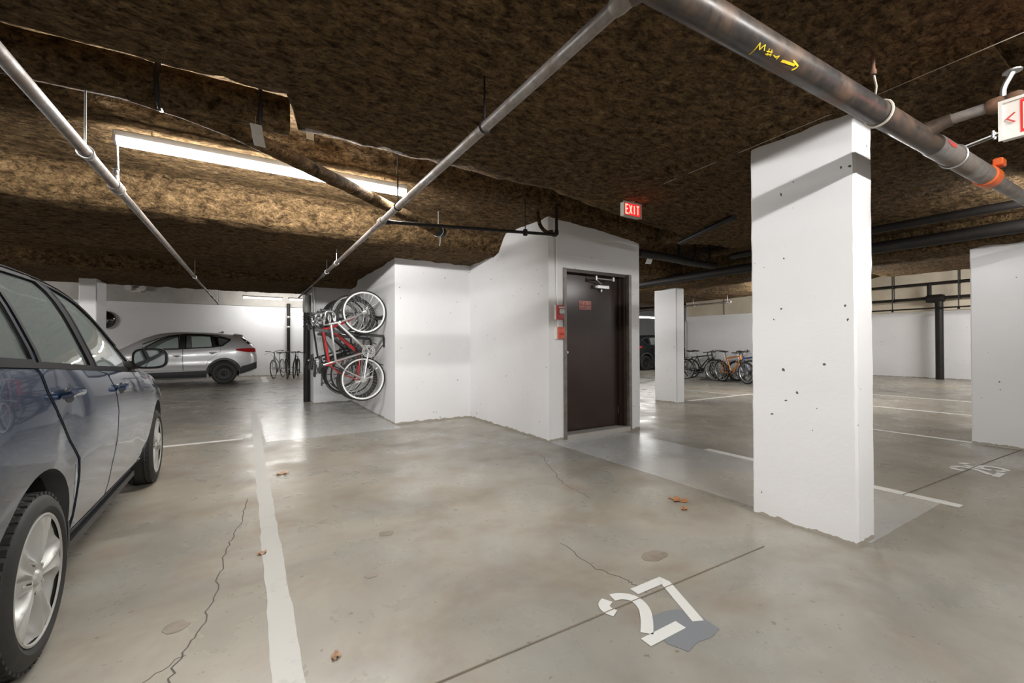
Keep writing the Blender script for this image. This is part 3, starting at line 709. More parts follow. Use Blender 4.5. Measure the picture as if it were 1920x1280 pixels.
# big main
BY = lambda x: .955-.028*x
t = thing('water_main_pipe', 'big dark steel pipe crossing overhead in front of the nearest column', 'pipe', (0, 0, 0))
mb = MB(); mb.cyl((-.60, BY(-.60), 2.33), (4.36, BY(4.36), 2.33), .055, 32); PIPE = obj('pipe', mb, M['bigsteel'], t)
mb = MB(); mb.cyl((4.34, BY(4.34), 2.33), (6.3, BY(6.3), 2.33), .043, 24); obj('narrow_pipe', mb, M['steel'], t, label='narrower grey pipe past the orange band')
mb = MB(); mb.tube([(x, BY(x), 2.33) for x in (3.34, 3.36, 4.27, 4.29)], [.057, .060, .060, .057], 28); obj('sleeve', mb, M['steel'], t, label='bright bare steel length')
mb = MB(); mb.tube([(x, BY(x), 2.33) for x in (4.24, 4.25, 4.36, 4.37)], [.060, .068, .068, .050], 28); mb.cbox((4.36, BY(4.36)-.045, 2.42), (.10, .05, .05), 0, .006); obj('orange_coupling', mb, M['orange'], t, label='orange coupling with a square lug')
mb = MB(); mb.tube([(2.66+.012*math.cos(a), BY(2.66)+.060*math.cos(a), 2.33+.060*math.sin(a)) for a in [2*PI*i/24 for i in range(24)]], .0065, 6, closed=True); mb.tube([(2.665, BY(2.66)+.02, 2.388), (2.62, .875, 2.45), (2.57, .87, 2.50)], .005, 6); obj('strap_ring', mb, M['string'], t)
mb = MB(); mb.cyl((2.57, .87, 2.495), (2.57, .87, 2.60), .008, 8); coupling(mb, (2.57, .87, 2.50), (0, 0, 1), .013, .012); obj('hanger_rod', mb, M['rustpipe'], t)
mb = MB(); mb.tube([(3.66, BY(3.66)+.066*math.cos(a), 2.33+.066*math.sin(a)) for a in [2*PI*i/24 for i in range(24)]], .006, 6, closed=True)
for dx in (0, .035): mb.tube([(3.66+dx, BY(3.66)-.05, 2.372), (3.70+dx, .66, 2.41), (3.74+dx, .53, 2.44)], .0055, 6)
mb.cyl((3.69, .69, 2.385), (3.69, .69, 2.425), .008, 8); mb.cyl((3.725, .69, 2.385), (3.725, .69, 2.425), .008, 8); obj('pipe_clamp', mb, M['galv'], t)
mb = MB(); mb.tube([(3.18, BY(3.18), 2.33), (3.18, BY(3.18)-.03, 2.365), (3.18, .78, 2.375), (3.18, .74, 2.38)], [.05, .046, .034, .032], 16); obj('outlet', mb, M['bigsteel'], t)
mb = MB(); mb.tube([(1.066, BY(1), 2.33), (1.066, 1.0, 2.33)], [.05, .032], 16); obj('outlet', mb, M['bigsteel'], t)
def onpipe(x, q, z, r=.0552):
    a = q/.0552; return Vector((x, BY(x)+(r+z)*math.cos(a), 2.33+(r+z)*math.sin(a)))
mb = MB()
CRAYON = [([(1.5982, -1.503), (1.5938, -1.843), (1.5919, -2.1), (1.5922, -2.364)], 0.008), ([(1.5922, -2.364), (1.6014, -2.19), (1.6128, -2.048)], 0.008), ([(1.6128, -2.048), (1.6156, -2.27), (1.6227, -2.407)], 0.007), ([(1.6227, -2.407), (1.6279, -2.241), (1.637, -2.123)], 0.007), ([(1.648, -2.155), (1.6783, -2.257)], 0.007), ([(1.6538, -2.006), (1.683, -2.11)], 0.007), ([(1.6515, -2.34), (1.6669, -1.974)], 0.007), ([(1.6674, -2.362), (1.6826, -2.033)], 0.007), ([(1.6923, -2.166), (1.7103, -2.124), (1.723, -2.27)], 0.007), ([(1.723, -2.27), (1.7207, -2.041)], 0.007), ([(1.7512, -2.107), (1.7747, -2.172), (1.8015, -2.211), (1.8309, -2.265)], 0.016), ([(1.8063, -2.445), (1.8306, -2.368), (1.8513, -2.302)], 0.011), ([(1.8513, -2.302), (1.8464, -2.09), (1.8369, -1.949)], 0.011)]
for st, w in CRAYON: mb.ribbon([(x, a*.0552) for x, a in st], w*.55, 0, .0012, f=onpipe)
obj('crayon_marks', mb, M['yellow'], PIPE, label='yellow crayon writing with an arrow')
mb = MB(); mb.ribbon([(3.37, 3.0*.0552), (3.43, 3.14*.0552), (3.50, 3.05*.0552)], .022, 0, .001, f=lambda x, q, z: onpipe(x, q, z, .0604)); obj('red_mark', mb, M['redmark'], PIPE)
t = thing('branch_pipe', 'short steel branch leaving the big pipe beside the right exit sign', 'pipe', (0, 0, 0))
mb = MB(); mb.tube([(3.18, .75, 2.38), (3.18, .57, 2.38), (3.16, -.6, 2.38)], .026, 14); obj('pipe', mb, M['steel'], t)
mb = MB(); coupling(mb, (3.18, .585, 2.38), (0, 1, 0), .037, .03); coupling(mb, (3.18, .52, 2.38), (0, 1, 0), .037, .024); coupling(mb, (3.18, .45, 2.38), (0, 1, 0), .033, .03); obj('grooved_coupling', mb, M['rustpipe'], t)
mb = MB(); mb.tube(round_path([(3.18, .56, 2.41), (3.18, .56, 2.45), (3.19, .53, 2.52)], .03, 4), .012, 8); mb.cyl((3.19, .53, 2.52), (3.19, .53, 2.526), .035, 12); obj('hanger', mb, M['galv'], t)

# drain pipes splashed with foam
def rough_pipe(pts, r, seed, amp=.012, seg=18, step=.05):
    P = [Vector(p) for p in pts]; dense = []
    for a, b in zip(P, P[1:]):
        k = max(1, int((b-a).length/step)); dense += [a.lerp(b, i/k) for i in range(k)]
    dense.append(P[-1]); m = MB(); m.tube(dense, r, seg)
    vs = []
    for v in m.v:
        q = Vector(v); vs.append(tuple(q+Vector((noise.noise(q*9), noise.noise(q*9+Vector((7, 0, 0))), noise.noise(q*9+Vector((0, 7, seed)))))*amp))
    m.v = vs; return m
t = thing('drain_pipe', 'thick foam-splashed drain pipe running along the ceiling slot above the strip light', 'pipe')
obj('pipe', rough_pipe([(-9, 3.2, 2.70), (.245, 3.2, 2.70)], .118, 1, .006), M['foam'], t, ang=60)
for x in (-1.75, -.42, .08, -3.2):
    mb = MB(); mb.tube([(x, 3.2+.128*math.cos(a), 2.70+.128*math.sin(a)) for a in [2*PI*i/20 for i in range(20)]], .012, 6, closed=True); mb.cyl((x, 3.2, 2.82), (x, 3.2, 3.0), .012, 6); obj('strap', mb, M['blackpipe'], t)
t = thing('drain_pipe', 'dark diagonal drain pipe crossing below the strip light to a capped end', 'pipe')
obj('pipe', rough_pipe(round_path([(-.55, 3.22, 2.64), (-.15, 3.32, 2.62), (2.02, 5.035, 2.60)], .3, 6), .055, 2, .006, 16), M['foam'], t, ang=60)
mb = MB(); mb.tube([(1.98, 5.005, 2.60), (1.995, 5.015, 2.60), (2.09, 5.09, 2.60), (2.10, 5.097, 2.60)], [.055, .066, .066, .058], 20); obj('end_cap', mb, M['blackpipe'], t)
mb = MB(); dd = Vector((.785, .62, 0)); pc = Vector((2.03, 5.045, 2.60)); e1 = Vector((-.62, .785, 0))
mb.tube([pc+(e1*math.cos(a)+Vector((0, 0, 1))*math.sin(a))*.069 for a in [2*PI*i/20 for i in range(20)]], .005, 6, closed=True); mb.cyl((2.03, 5.045, 2.665), (2.03, 5.045, 2.85), .006, 6); obj('hanger', mb, M['galv'], t)
def paper_tag(a, b, w, h, rot, label, tilt=.1, group=None):
    t = thing('paper_tag', label, 'tag', a, rot, group)
    mb = MB(); mb.loft([[(-w/2, 0, 0), (w/2, 0, 0), (w/2, .0012, 0), (-w/2, .0012, 0)], [(-w/2+tilt*h*.4, .02*h, -h/2), (w/2+tilt*h*.4, .02*h, -h/2), (w/2+tilt*h*.4, .0012+.02*h, -h/2), (-w/2+tilt*h*.4, .0012+.02*h, -h/2)], [(-w/2+tilt*h, .12*h, -h), (w/2+tilt*h, .12*h, -h), (w/2+tilt*h, .0012+.12*h, -h), (-w/2+tilt*h, .0012+.12*h, -h)]], True, True); obj('card', mb, M['paper'], t, ang=None)
    mb = MB(); mb.tube([(0, 0, -.004), (b[0]-a[0], b[1]-a[1], b[2]-a[2])], .0012, 5); obj('tie', mb, M['string'], t, rot=(0, 0, -rot))
    return t
paper_tag((.055, 3.06, 2.545), (.055, 3.12, 2.62), .062, .125, .1, 'white paper tag hanging above the left part of the strip light', .2)
paper_tag((.385, 3.32, 2.735), (.385, 3.35, 2.80), .05, .095, .1, 'faint paper tag in the ceiling slot, second from the left', .05)
paper_tag((2.05, 5.03, 2.525), (2.05, 5.03, 2.575), .022, .105, .6, 'narrow white tag below the capped drain pipe', 0)
paper_tag((5.32, 4.6, 2.575), (5.32, 4.60, 2.65), .10, .14, -.3, 'white paper tag right of the brown door', -.25)

# dark pipes in the slot right of the stairwell
t = thing('dark_pipe', 'black curved pipe under the dark ceiling slot right of the door', 'pipe')
mb = MB(); mb.tube(catmull([(5.0, 4.55, 2.56), (5.6, 4.55, 2.56), (6.3, 4.6, 2.55), (6.86, 4.55, 2.54)], 5), .06, 14); obj('pipe', mb, M['blackpipe'], t)
for x in (5.95, 6.35, 6.75):
    mb = MB(); mb.cyl((x, 4.57, 2.56), (x, 4.57, 3.0), .022, 8); obj('hanger', mb, M['blackpipe'], t)
t = thing('dark_pipe', 'black pipe slanting up to the ceiling left of the nearest column', 'pipe')
mb = MB(); mb.cyl((4.9, 3.75, 2.54), (4.5, 2.75, 2.57), .03, 12); obj('pipe', mb, M['blackpipe'], t)
t = thing('dark_pipe', 'long black pipe below the dropped foam beam, meeting the right-edge column top', 'pipe')
mb = MB(); mb.cyl((7.02, -1.5, 2.44), (7.02, 9.0, 2.44), .075, 16); obj('pipe', mb, M['blackpipe'], t)
for y in (2.9, .8): mb = MB(); hanger(mb, 7.02, y, 2.44, .078, 2.62); obj('pipe_hanger', mb, M['blackpipe'], t)
t = thing('dark_pipe', 'thinner black pipe right of the nearest column, left of the long black pipe', 'pipe')
mb = MB(); mb.cyl((6.3, .95, 2.53), (6.3, 3.9, 2.53), .045, 14); obj('pipe', mb, M['blackpipe'], t)
t = thing('threaded_rod', 'thin threaded rods sticking out behind the nearest column top', 'rod')
mb = MB(); mb.cyl((3.2, 1.74, 2.33), (4.1, 1.74, 2.40), .008, 8); mb.cyl((3.2, 1.74, 2.31), (3.8, 1.74, 2.36), .006, 8); obj('rod', mb, M['galv'], t)
mb = MB(); coupling(mb, (3.75, 1.74, 2.372), (1, 0, .07), .024, .05); obj('rod_coupling', mb, M['galv'], t)
t = thing('ceiling_wire', 'thin pale wire stretched along the ceiling above the nearest column', 'wire')
mb = MB(); mb.tube([(3.06, 2.5, 2.575), (3.02, 1.75, 2.572), (2.98, 1.1, 2.570), (2.93, .3, 2.575)], .002, 5); obj('strand', mb, M['string'], t)
# far right pipes in front of the tan wall top
for z, r, lb in ((3.19, .05, 'upper black pipe high on the far right wall'), (2.70, .05, 'middle black pipe high on the far right wall'), (2.36, .025, 'thin black pipe low along the far right wall top')):
    t = thing('wall_pipe', lb, 'pipe'); mb = MB(); XW = 19.6 if z > 2.5 else 19.44; mb.cyl((XW, -5.5, z), (XW, 7.0, z), r, 12); obj('pipe', mb, M['blackpipe'], t)
    mb = MB()
    for y in (6.1, 4.43, 2): mb.cyl((XW, y, z), (XW, y, 3.72), .016, 6); mb.box((XW-.015, y-.03, z-.07), (XW+.015, y+.03, z))
    obj('hanger', mb, M['blackpipe'], t)
t = thing('standpipe', 'thick black vertical pipe down the far right wall', 'pipe', (0, 0, 0))
mb = MB(); mb.cyl((19.6, 4.93, 0), (19.6, 4.93, 2.62), .105, 16); obj('pipe', mb, M['blackpipe'], t)
mb = MB(); coupling(mb, (19.6, 5.02, 2.68), (0, 1, 0), .14, .22); mb.cyl((19.6, 5.17, 2.7), (19.6, 5.17, 3.19), .06, 10); obj('tee', mb, M['blackpipe'], t)
t = thing('sprinkler_pipe', 'thin tan pipe under the ceiling beyond the middle column', 'pipe', (0, 0, 0))
mb = MB(); mb.cyl((10.72, 9.9, 2.28), (10.62, 6.6, 2.28), .024, 12); obj('pipe', mb, M['steel'], t)
for x, y in ((10.68, 7.75), (10.625, 6.7)):
    mb = MB(); hanger(mb, x, y, 2.28, .03, 2.46); coupling(mb, (x, y, 2.28), (0, 1, 0), .036, .05); obj('pipe_hanger', mb, M['galv'], t)
t = thing('wall_pipe', 'dark vertical pipe on the back wall behind the three bicycles', 'pipe', (0, 0, 0))
mb = MB(); mb.cyl((1.51, 19.86, 0), (1.51, 19.86, 2.9), .062, 14); obj('pipe', mb, M['blackpipe'], t)
for z in (1.95, 2.35): mb = MB(); coupling(mb, (1.51, 19.86, z), (0, 0, 1), .075, .04); obj('band', mb, M['galv'], t)
t = thing('drain_downpipe', 'dark downpipe on the edge of the stairwell beside the hanging bicycles', 'pipe', (0, 0, 0))
mb = MB(); mb.cyl((1.125, 10.25, 0), (1.125, 10.25, 2.0), .065, 16); obj('pipe', mb, M['blackpipe'], t)
mb = MB(); mb.tube([(1.125, 10.25, z) for z in (1.9, 1.92, 2.28, 2.30)], [.066, .078, .078, .06], 16); obj('collar', mb, M['galv'], t)
mb = MB(); mb.cyl((1.17, 9.72, 1.6), (1.17, 9.72, 2.45), .010, 8); mb.cyl((1.215, 9.72, 1.6), (1.215, 9.72, 2.45), .008, 8); obj('wire_tube', mb, M['galv'], t)

# ------------------------------------------------------------------ exit signs, mirror, emergency light
def exit_sign(label, loc, rot, w, h, d, arrow, lw, ceil, case):
    t = thing('exit_sign', label, 'exit sign', loc, rot)
    mb = MB(); mb.box((-w/2, -d/2, -h/2), (w/2, d/2, h/2)); obj('case', mb, case, t, ang=None)
    mb = MB(); mb.ribbon([(-w/2, -h/2), (w/2, -h/2), (w/2, h/2), (-w/2, h/2)], .014, d/2, d/2+.008, f=FX, closed=True); obj('bezel', mb, case, t, ang=None)
    if arrow: p0 = -w/2+w*.21
    else: p0 = -w/2+.012
    mb = MB(); mb.box((p0, -d/2-.002, -h/2+.012), (w/2-.012, -d/2, h/2-.012)); obj('panel', mb, M['exitred'], t, ang=None)
    tot = (w/2-.012-p0); cw = tot*.155; g = tot*.08; n = 4; x0 = p0+(tot-(n*cw+(n-1)*g))/2; ch = h*.62
    obj('lettering', text_mb('EXIT', cw, ch, g, lw, lambda x, y, z: (x+x0, -z, y-ch/2), d/2+.002, d/2+.004), M['exitlit'], t, ang=None)
    if arrow: obj('arrow', text_mb('<', w*.12, h*.38, 0, .006, lambda x, y, z: (x-w/2+.018, -z, y-h*.19), d/2+.008, d/2+.010), M['redmark'], t, ang=None)
    mb = MB(); mb.cyl((0, 0, h/2), (0, 0, ceil-loc[2]), .008, 8); mb.cyl((0, 0, ceil-loc[2]-.02), (0, 0, ceil-loc[2]), .04, 12); obj('stem', mb, case, t)
    return t
exit_sign('lit red exit sign hanging from the ceiling above the brown door', (3.255, 3.06, 2.523), 0, .235, .135, .045, False, .0125, 2.62, M['exitcase'])
exit_sign('lit red exit sign with a left arrow at the right edge, near the big pipe', (3.10, .40, 2.255), -PI/2, .30, .175, .05, True, .016, 2.6, M['offwhite'])
t = thing('convex_mirror', 'round convex traffic mirror on the back wall, half hidden by a column', 'mirror', (-4.09, 19.94, 2.11))
mb = MB(); mb.lathe([(.001, -.16), (.08, -.155), (.16, -.135), (.23, -.10), (.28, -.05)], 'Y', seg=36); obj('mirror_dome', mb, simple('dark_mirror', (.20, .20, .21), .08, 1.0), t)
mb = MB(); mb.lathe([(.275, -.06), (.295, -.055), (.30, -.02), (.29, .03), (.27, .03)], 'Y', seg=36, closed=True); obj('rim', mb, M['blackplastic'], t)
t = thing('emergency_light', 'small twin-head emergency light high on the back wall', 'emergency light', (-3.25, 19.9, 3.17))
mb = MB(); mb.cbox((0, -.04, 0), (.26, .08, .16), 0, .01); obj('battery_box', mb, M['offwhite'], t)
for s in (-1, 1):
    mb = MB(); mb.lathe([(.001, -.06), (.06, -.05), (.08, -.10), (.10, -.16), (.001, -.17)], 'Y', (s*.19, -.02, .05), 16); obj('lamp_head', mb, M['clearlens'], t)
# ------------------------------------------------------------------ bicycles (local x forward, z up, chain side -y)
_wheel = {}
def wheel(root, name, x, R, tw, rim_mat, rear, tyre_mat=None, disc=False):
    key = (R, tw, rear, rim_mat.name)
    if key not in _wheel:
        mb = MB(); n = 40
        mb.lathe([(R-tw+tw*math.cos(a), tw*math.sin(a)) for a in [2*PI*k/10 for k in range(10)]], 'Y', seg=n, closed=True); ty = mb.mesh('tyre', tyre_mat or M['rubber'])
        r0 = R-2*tw; mb = MB(); mb.lathe([(r0+.006, -tw*.55), (r0+.006, tw*.55), (r0-.014, tw*.5), (r0-.022, 0), (r0-.014, -tw*.5)], 'Y', seg=n, closed=True); ri = mb.mesh('rim', rim_mat)
        mb = MB(); mb.lathe([(.001, -.06), (.008, -.06), (.008, -.035), (.024, -.034), (.024, -.030), (.012, -.026), (.012, .026), (.024, .030), (.024, .034), (.008, .035), (.008, .06), (.001, .06)], 'Y', seg=16)
        if rear:
            for i, rr in enumerate((.05, .044, .038, .032, .026)): mb.lathe([(.01, -.036-i*.004), (rr, -.036-i*.004), (rr, -.0385-i*.004), (.01, -.0385-i*.004)], 'Y', seg=20)
        hu = mb.mesh('hub', M['galv'])
        mb = MB()
        for k in range(28):
            a = 2*PI*k/28; b = a+(.42 if k % 4 < 2 else -.42); y = .03 if k % 2 else -.03
            mb.tube([(.022*math.sin(b), y, .022*math.cos(b)), ((r0-.014)*math.sin(a), 0, (r0-.014)*math.cos(a))], .0013, 3, False)
        sp = mb.mesh('spokes', M['galv'], None)
        _wheel[key] = (ty, ri, hu, sp)
    ty, ri, hu, sp = _wheel[key]
    w = link(name, ty, root, (x, 0, R)); link('rim', ri, w); link('hub', hu, w); link('spokes', sp, w)
    return w
def make_bike(label, frame='b_black', kind='flat', rim=None, R=.345, tw=.019, fork='b_black', fender=False, rack=False, saddle='blackplastic', steer=0.0, crank=.6, group=None, chainring='blackplastic', susp=False):
    root = thing('bicycle', label, 'bicycle', group=group)
    rim = rim or M['b_grey']
    xr, xf = -.46, .58; F = M[frame]
    bb = Vector((-.03, 0, .28)); st = Vector((-.20, 0, .80)); ht = Vector((.37, 0, .86)); hb = Vector((.405, 0, .72)); ra = Vector((xr, 0, R)); fa = Vector((xf, 0, R))
    if kind == 'city': st = Vector((-.19, 0, .74))
    mb = MB(); tt = st+Vector((.01, 0, -.05)) if kind != 'city' else bb.lerp(st, .55)
    mb.tube([tt, ht+Vector((.008, 0, -.03))], .017 if kind != 'mtb' else .021, 10)
    mb.tube([bb, hb+Vector((-.005, 0, .02))], .020 if kind != 'mtb' else .026, 10); mb.tube([bb, st], .016, 10)
    mb.tube([ht, hb], .023, 12); mb.cyl(bb+Vector((0, -.037, 0)), bb+Vector((0, .037, 0)), .024, 14)
    for s in (-1, 1):
        mb.tube([bb+Vector((-.02, s*.03, 0)), Vector((xr+.2, s*.05, R-.03)), ra+Vector((0, s*.06, 0))], [.012, .011, .009], 8)
        mb.tube([st+Vector((0, s*.012, -.06)), Vector((xr+.14, s*.045, .62)), ra+Vector((0, s*.06, 0))], [.009, .009, .008], 8)
    fr = obj('frame', mb, F, root)
    piv = (ht+hb)/2
    mb = MB()
    for s in (-1, 1): mb.tube(catmull([hb+Vector((.005, s*.03, -.02)), hb.lerp(fa, .5)+Vector((-.012, s*.055, 0)), fa+Vector((0, s*.055, 0))], 5), [.019 if susp else .014]*6+[.016 if susp else .012]*4+[.010], 8)
    mb.tube([hb+Vector((.005, -.04, -.015)), hb+Vector((.005, .04, -.015))], .018, 8)
    obj('fork', mb, M[fork], root)
    wheel(root, 'front_wheel', xf, R, tw, rim, False); wheel(root, 'rear_wheel', xr, R, tw, rim, True)
    # handlebar
    mb = MB(); top = ht+Vector((-.015, 0, .06)); stem = top+Vector((.09, 0, .02))
    mb.tube([ht, top, stem], .015, 8)
    if kind == 'road':
        for s in (-1, 1): mb.tube(catmull([stem, stem+Vector((.0, s*.12, 0)), stem+Vector((.01, s*.20, .0)), stem+Vector((.09, s*.21, -.01)), stem+Vector((.10, s*.21, -.09)), stem+Vector((.04, s*.215, -.135)), stem+Vector((-.04, s*.22, -.13))], 5), .0125, 8)
    elif kind == 'city':
        for s in (-1, 1): mb.tube(catmull([stem, stem+Vector((.05, s*.10, .05)), stem+Vector((.02, s*.24, .07)), stem+Vector((-.12, s*.30, .05))], 5), .011, 8)
    else:
        mb.tube([stem+Vector((-.04, -.31, .02)), stem+Vector((0, -.1, .01)), stem+Vector((0, .1, .01)), stem+Vector((-.04, .31, .02))], .013, 8)
    hbar = obj('handlebar', mb, M['blackplastic'] if kind != 'road' else M['b_silver'], root)
    mb = MB()
    for s in (-1, 1):
        if kind == 'road': mb.cbox(tuple(stem+Vector((.115, s*.21, .02))), (.03, .026, .09), 0, .006)
        elif kind == 'city': mb.tube([stem+Vector((-.03, s*.27, .066)), stem+Vector((-.13, s*.305, .05))], .016, 8)
        else: mb.tube([stem+Vector((-.025, s*.19, .015)), stem+Vector((-.04, s*.315, .02))], .016, 8)
    obj('grips', mb, M['blackplastic'], hbar)
    mb = MB()
    for s in (-1, 1):
        b = stem+Vector((.02, s*.17, .0)); mb.tube([b, b+Vector((.05, s*.03, -.03)), b+Vector((.04, s*.11, -.04))], .006, 6)
        mb.tube(catmull([b, b+Vector((.12, -s*.05, .06)), Vector((.50, s*.02, .80)), Vector((.42, s*.03, .70))], 5), .0035, 5)
    obj('brake_levers', mb, M['blackplastic'], hbar)
    # saddle and post
    sd = (st-bb).normalized(); sp = st+sd*(.13 if kind != 'city' else .16)
    mb = MB(); mb.tube([st-sd*.05, sp], .0135, 8); post = obj('seat_post', mb, M['galv'] if kind != 'mtb' else M['blackplastic'], root)
    mb = MB(); rings = []
    for u, w, hz, dz in ((-.13, .03, .02, .012), (-.115, .065, .035, .016), (-.07, .072, .04, .015), (-.01, .045, .04, .006), (.06, .022, .036, .004), (.12, .018, .03, .002), (.145, .010, .016, -.004)):
        rings.append([(sp.x+u, w*math.cos(a), sp.z+.035+dz+hz*.5*math.sin(a)) for a in [2*PI*k/12 for k in range(12)]])
    mb.loft(rings, True, True)
    for s in (-1, 1): mb.tube([(sp.x-.08, s*.025, sp.z+.022), (sp.x-.03, s*.02, sp.z+.0), (sp.x+.08, s*.015, sp.z+.024)], .004, 5)
    obj('saddle', mb, M[saddle], root)
    # crankset, chain, derailleur
    mb = MB()
    for rr, yy in ((.098, -.048), (.075, -.040)):
        mb.lathe([(rr-.014, yy), (rr, yy), (rr, yy-.004), (rr-.014, yy-.004)], 'Y', tuple((bb.x, 0, bb.z)), 28, closed=True)
    for k in range(5):
        a = 2*PI*k/5+crank; mb.tube([bb+Vector((0, -.050, 0)), bb+Vector((.088*math.cos(a), -.050, .088*math.sin(a)))], .009, 6)
    mb.cyl(bb+Vector((0, -.07, 0)), bb+Vector((0, .065, 0)), .014, 10)
    for s, ph in ((-1, 0), (1, PI)):
        e = bb+Vector((.17*math.cos(crank+ph), s*.075, .17*math.sin(crank+ph))); mb.tube([bb+Vector((0, s*.065, 0)), e], [.014, .010], 8)
    cr = obj('crankset', mb, M[chainring], root)
    for s, ph in ((-1, 0), (1, PI)):
        e = bb+Vector((.17*math.cos(crank+ph), s*.075, .17*math.sin(crank+ph))); mb = MB(); mb.cbox((e.x, e.y+s*.05, e.z), (.09, .075, .018), 0, .005); obj('pedal', mb, M['blackplastic'], cr)
    mb = MB(); mb.tube([(bb.x, -.048, bb.z+.097), (xr, -.048, R+.038)], .0045, 5); mb.tube([(bb.x, -.048, bb.z-.097), (xr+.03, -.048, R-.13), (xr-.01, -.048, R-.12)], .0045, 5)
    mb.cyl((xr+.03, -.054, R-.115), (xr+.03, -.044, R-.115), .022, 12); mb.tube([(xr, -.055, R-.01), (xr+.02, -.06, R-.06), (xr+.03, -.052, R-.12)], .010, 6); obj('chain', mb, M['blackplastic'] if chainring == 'blackplastic' else M['galv'], root)
    if fender:
        for nm, x, a0, a1 in (('front_fender', xf, .2, 2.3), ('rear_fender', xr, .35, 3.0)):
            mb = MB(); rings = []
            for k in range(19):
                a = a0+(a1-a0)*k/18; rr = R+.018; sgn = 1
                c, s = math.cos(a), math.sin(a); rings.append([(x+(rr-.012)*c, -.026, R+(rr-.012)*s), (x+rr*c, -.012, R+rr*s), (x+rr*c, .012, R+rr*s), (x+(rr-.012)*c, .026, R+(rr-.012)*s), (x+(rr-.003)*c, 0, R+(rr-.003)*s)])
            mb.loft(rings, True, True); obj(nm, mb, M['blackplastic'], root)
    if rack:
        mb = MB(); z = .74
        for s in (-1, 1):
            mb.tube([(-.27, s*.06, z), (-.66, s*.06, z)], .006, 6); mb.tube([(-.62, s*.06, z), (xr, s*.07, R)], .005, 6); mb.tube([(-.45, s*.06, z), (xr, s*.07, R)], .005, 6)
        for k in range(5): mb.tube([(-.28-.09*k, -.06, z), (-.28-.09*k, .06, z)], .005, 6)
        obj('luggage_rack', mb, M['blackplastic'], root)
    return root
def stand_bike(root, x, y, heading, lean=0.0):
    """heading: direction of travel as an angle from +X"""
    root.matrix_world = Matrix.Translation((x, y, 0)) @ Matrix.Rotation(heading, 4, 'Z') @ Matrix.Rotation(lean, 4, 'X')
def hang_bike(root, y, z, up=True, tilt=0.0, x=1.925, yaw=0.0):
    """wheels against the stairwell wall (x = 1.94), front wheel up"""
    A = Matrix(((0, 0, -1, 0), (0, 1, 0, 0), (1, 0, 0, 0), (0, 0, 0, 1)))
    if not up: A = Matrix(((0, 0, -1, 0), (0, -1, 0, 0), (-1, 0, 0, 0), (0, 0, 0, 1)))
    root.matrix_world = Matrix.Translation((x, y, z)) @ Matrix.Rotation(tilt, 4, 'Y') @ Matrix.Rotation(yaw, 4, 'Z') @ A
G1 = 'bicycles hanging on the stairwell wall'
hang_bike(make_bike('silver road bicycle with white rims, the frontmost hanging on the stairwell wall', 'b_silver', 'road', M['b_white'], .343, .013, 'b_silver', chainring='chrome', group=G1), 7.02, 1.13, True, .02)
hang_bike(make_bike('red mountain bicycle hanging just behind the silver road bicycle', 'b_red', 'mtb', M['b_black'], .330, .027, 'b_red', susp=True, group=G1), 7.50, 1.10, True, -.03, 1.90)
hang_bike(make_bike('black hanging bicycle with drop bars, third along the stairwell wall', 'b_black', 'road', M['b_silver'], .345, .016, 'b_black', group=G1), 7.95, 1.16, True, .0)
hang_bike(make_bike('grey hanging bicycle with rack, fourth along the stairwell wall', 'b_grey', 'city', M['b_silver'], .350, .020, 'b_black', fender=True, rack=True, group=G1), 8.45, 1.12, True, .02)
hang_bike(make_bike('black hanging bicycle at the far end of the stairwell wall', 'b_black', 'flat', M['b_black'], .345, .022, 'b_black', group=G1), 8.95, 1.16, True, .0)
t = thing('wall_bike_rack', 'black steel rack arms that carry the hanging bicycles', 'bike rack', (1.94, 7.2, 0))
for y, z, L in ((-.02, 1.30, 1.05), (.42, 1.64, .9), (.86, 1.27, .9)):
    mb = MB(); mb.cbox((-.01, y-.03, z-.05), (.02, .07, .16), 0, .004); mb.box((-L, y-.05, z+.02), (-.02, y-.01, z+.065), mat=Matrix.Translation((0, 0, z)) @ Matrix.Rotation(.09, 4, 'Y') @ Matrix.Translation((0, 0, -z)))
    mb.tube([(-.03, y-.03, z-.1), (-.22, y-.03, z-.36), (-.02, y-.03, z-.42)], .008, 6); obj('rack_arm', mb, M['blackplastic'], t)
mb = MB(); mb.cbox((-.02, .42, 1.66), (.04, 1.1, .05), 0, .004); obj('wall_rail', mb, M['blackplastic'], t)
G2 = 'bicycles parked at the far right'
stand_bike(make_bike('black city bicycle with rear rack, leftmost of those parked at the far right', 'b_black', 'flat', M['b_silver'], .345, .018, fender=True, rack=True, group=G2), 13.08, 9.30, -PI/2+.10, .10)
stand_bike(make_bike('tall black bicycle right behind the leftmost city bicycle', 'b_black', 'flat', M['b_grey'], .345, .020, group=G2), 13.64, 9.50, -PI/2+.02, .09)
stand_bike(make_bike('white and black bicycle in the middle of the far right parked row', 'b_white', 'road', M['b_silver'], .343, .015, fork='b_white', group=G2), 13.50, 8.42, -PI/2-.25, .09)
stand_bike(make_bike('orange mountain bicycle at the right end of the parked row', 'b_orange', 'mtb', M['b_silver'], .335, .025, susp=True, group=G2), 12.92, 7.98, -PI/2-.30, .08)
stand_bike(make_bike('blue bicycle partly hidden behind the orange mountain bicycle', 'b_blue', 'mtb', M['b_black'], .335, .025, susp=True, group=G2), 13.42, 7.70, -PI/2-.05, .10)
stand_bike(make_bike('grey bicycle closest to the column edge in the far right row', 'b_grey', 'flat', M['b_silver'], .345, .020, group=G2), 13.62, 7.32, -PI/2+.15, .10)
G3 = 'bicycles parked by the back wall'
stand_bike(make_bike('pale bicycle with wide handlebar, left of the three by the back wall', 'b_silver', 'city', M['b_silver'], .345, .016, 'b_silver', group=G3), 1.10, 18.6, -PI/2-.35, .06)
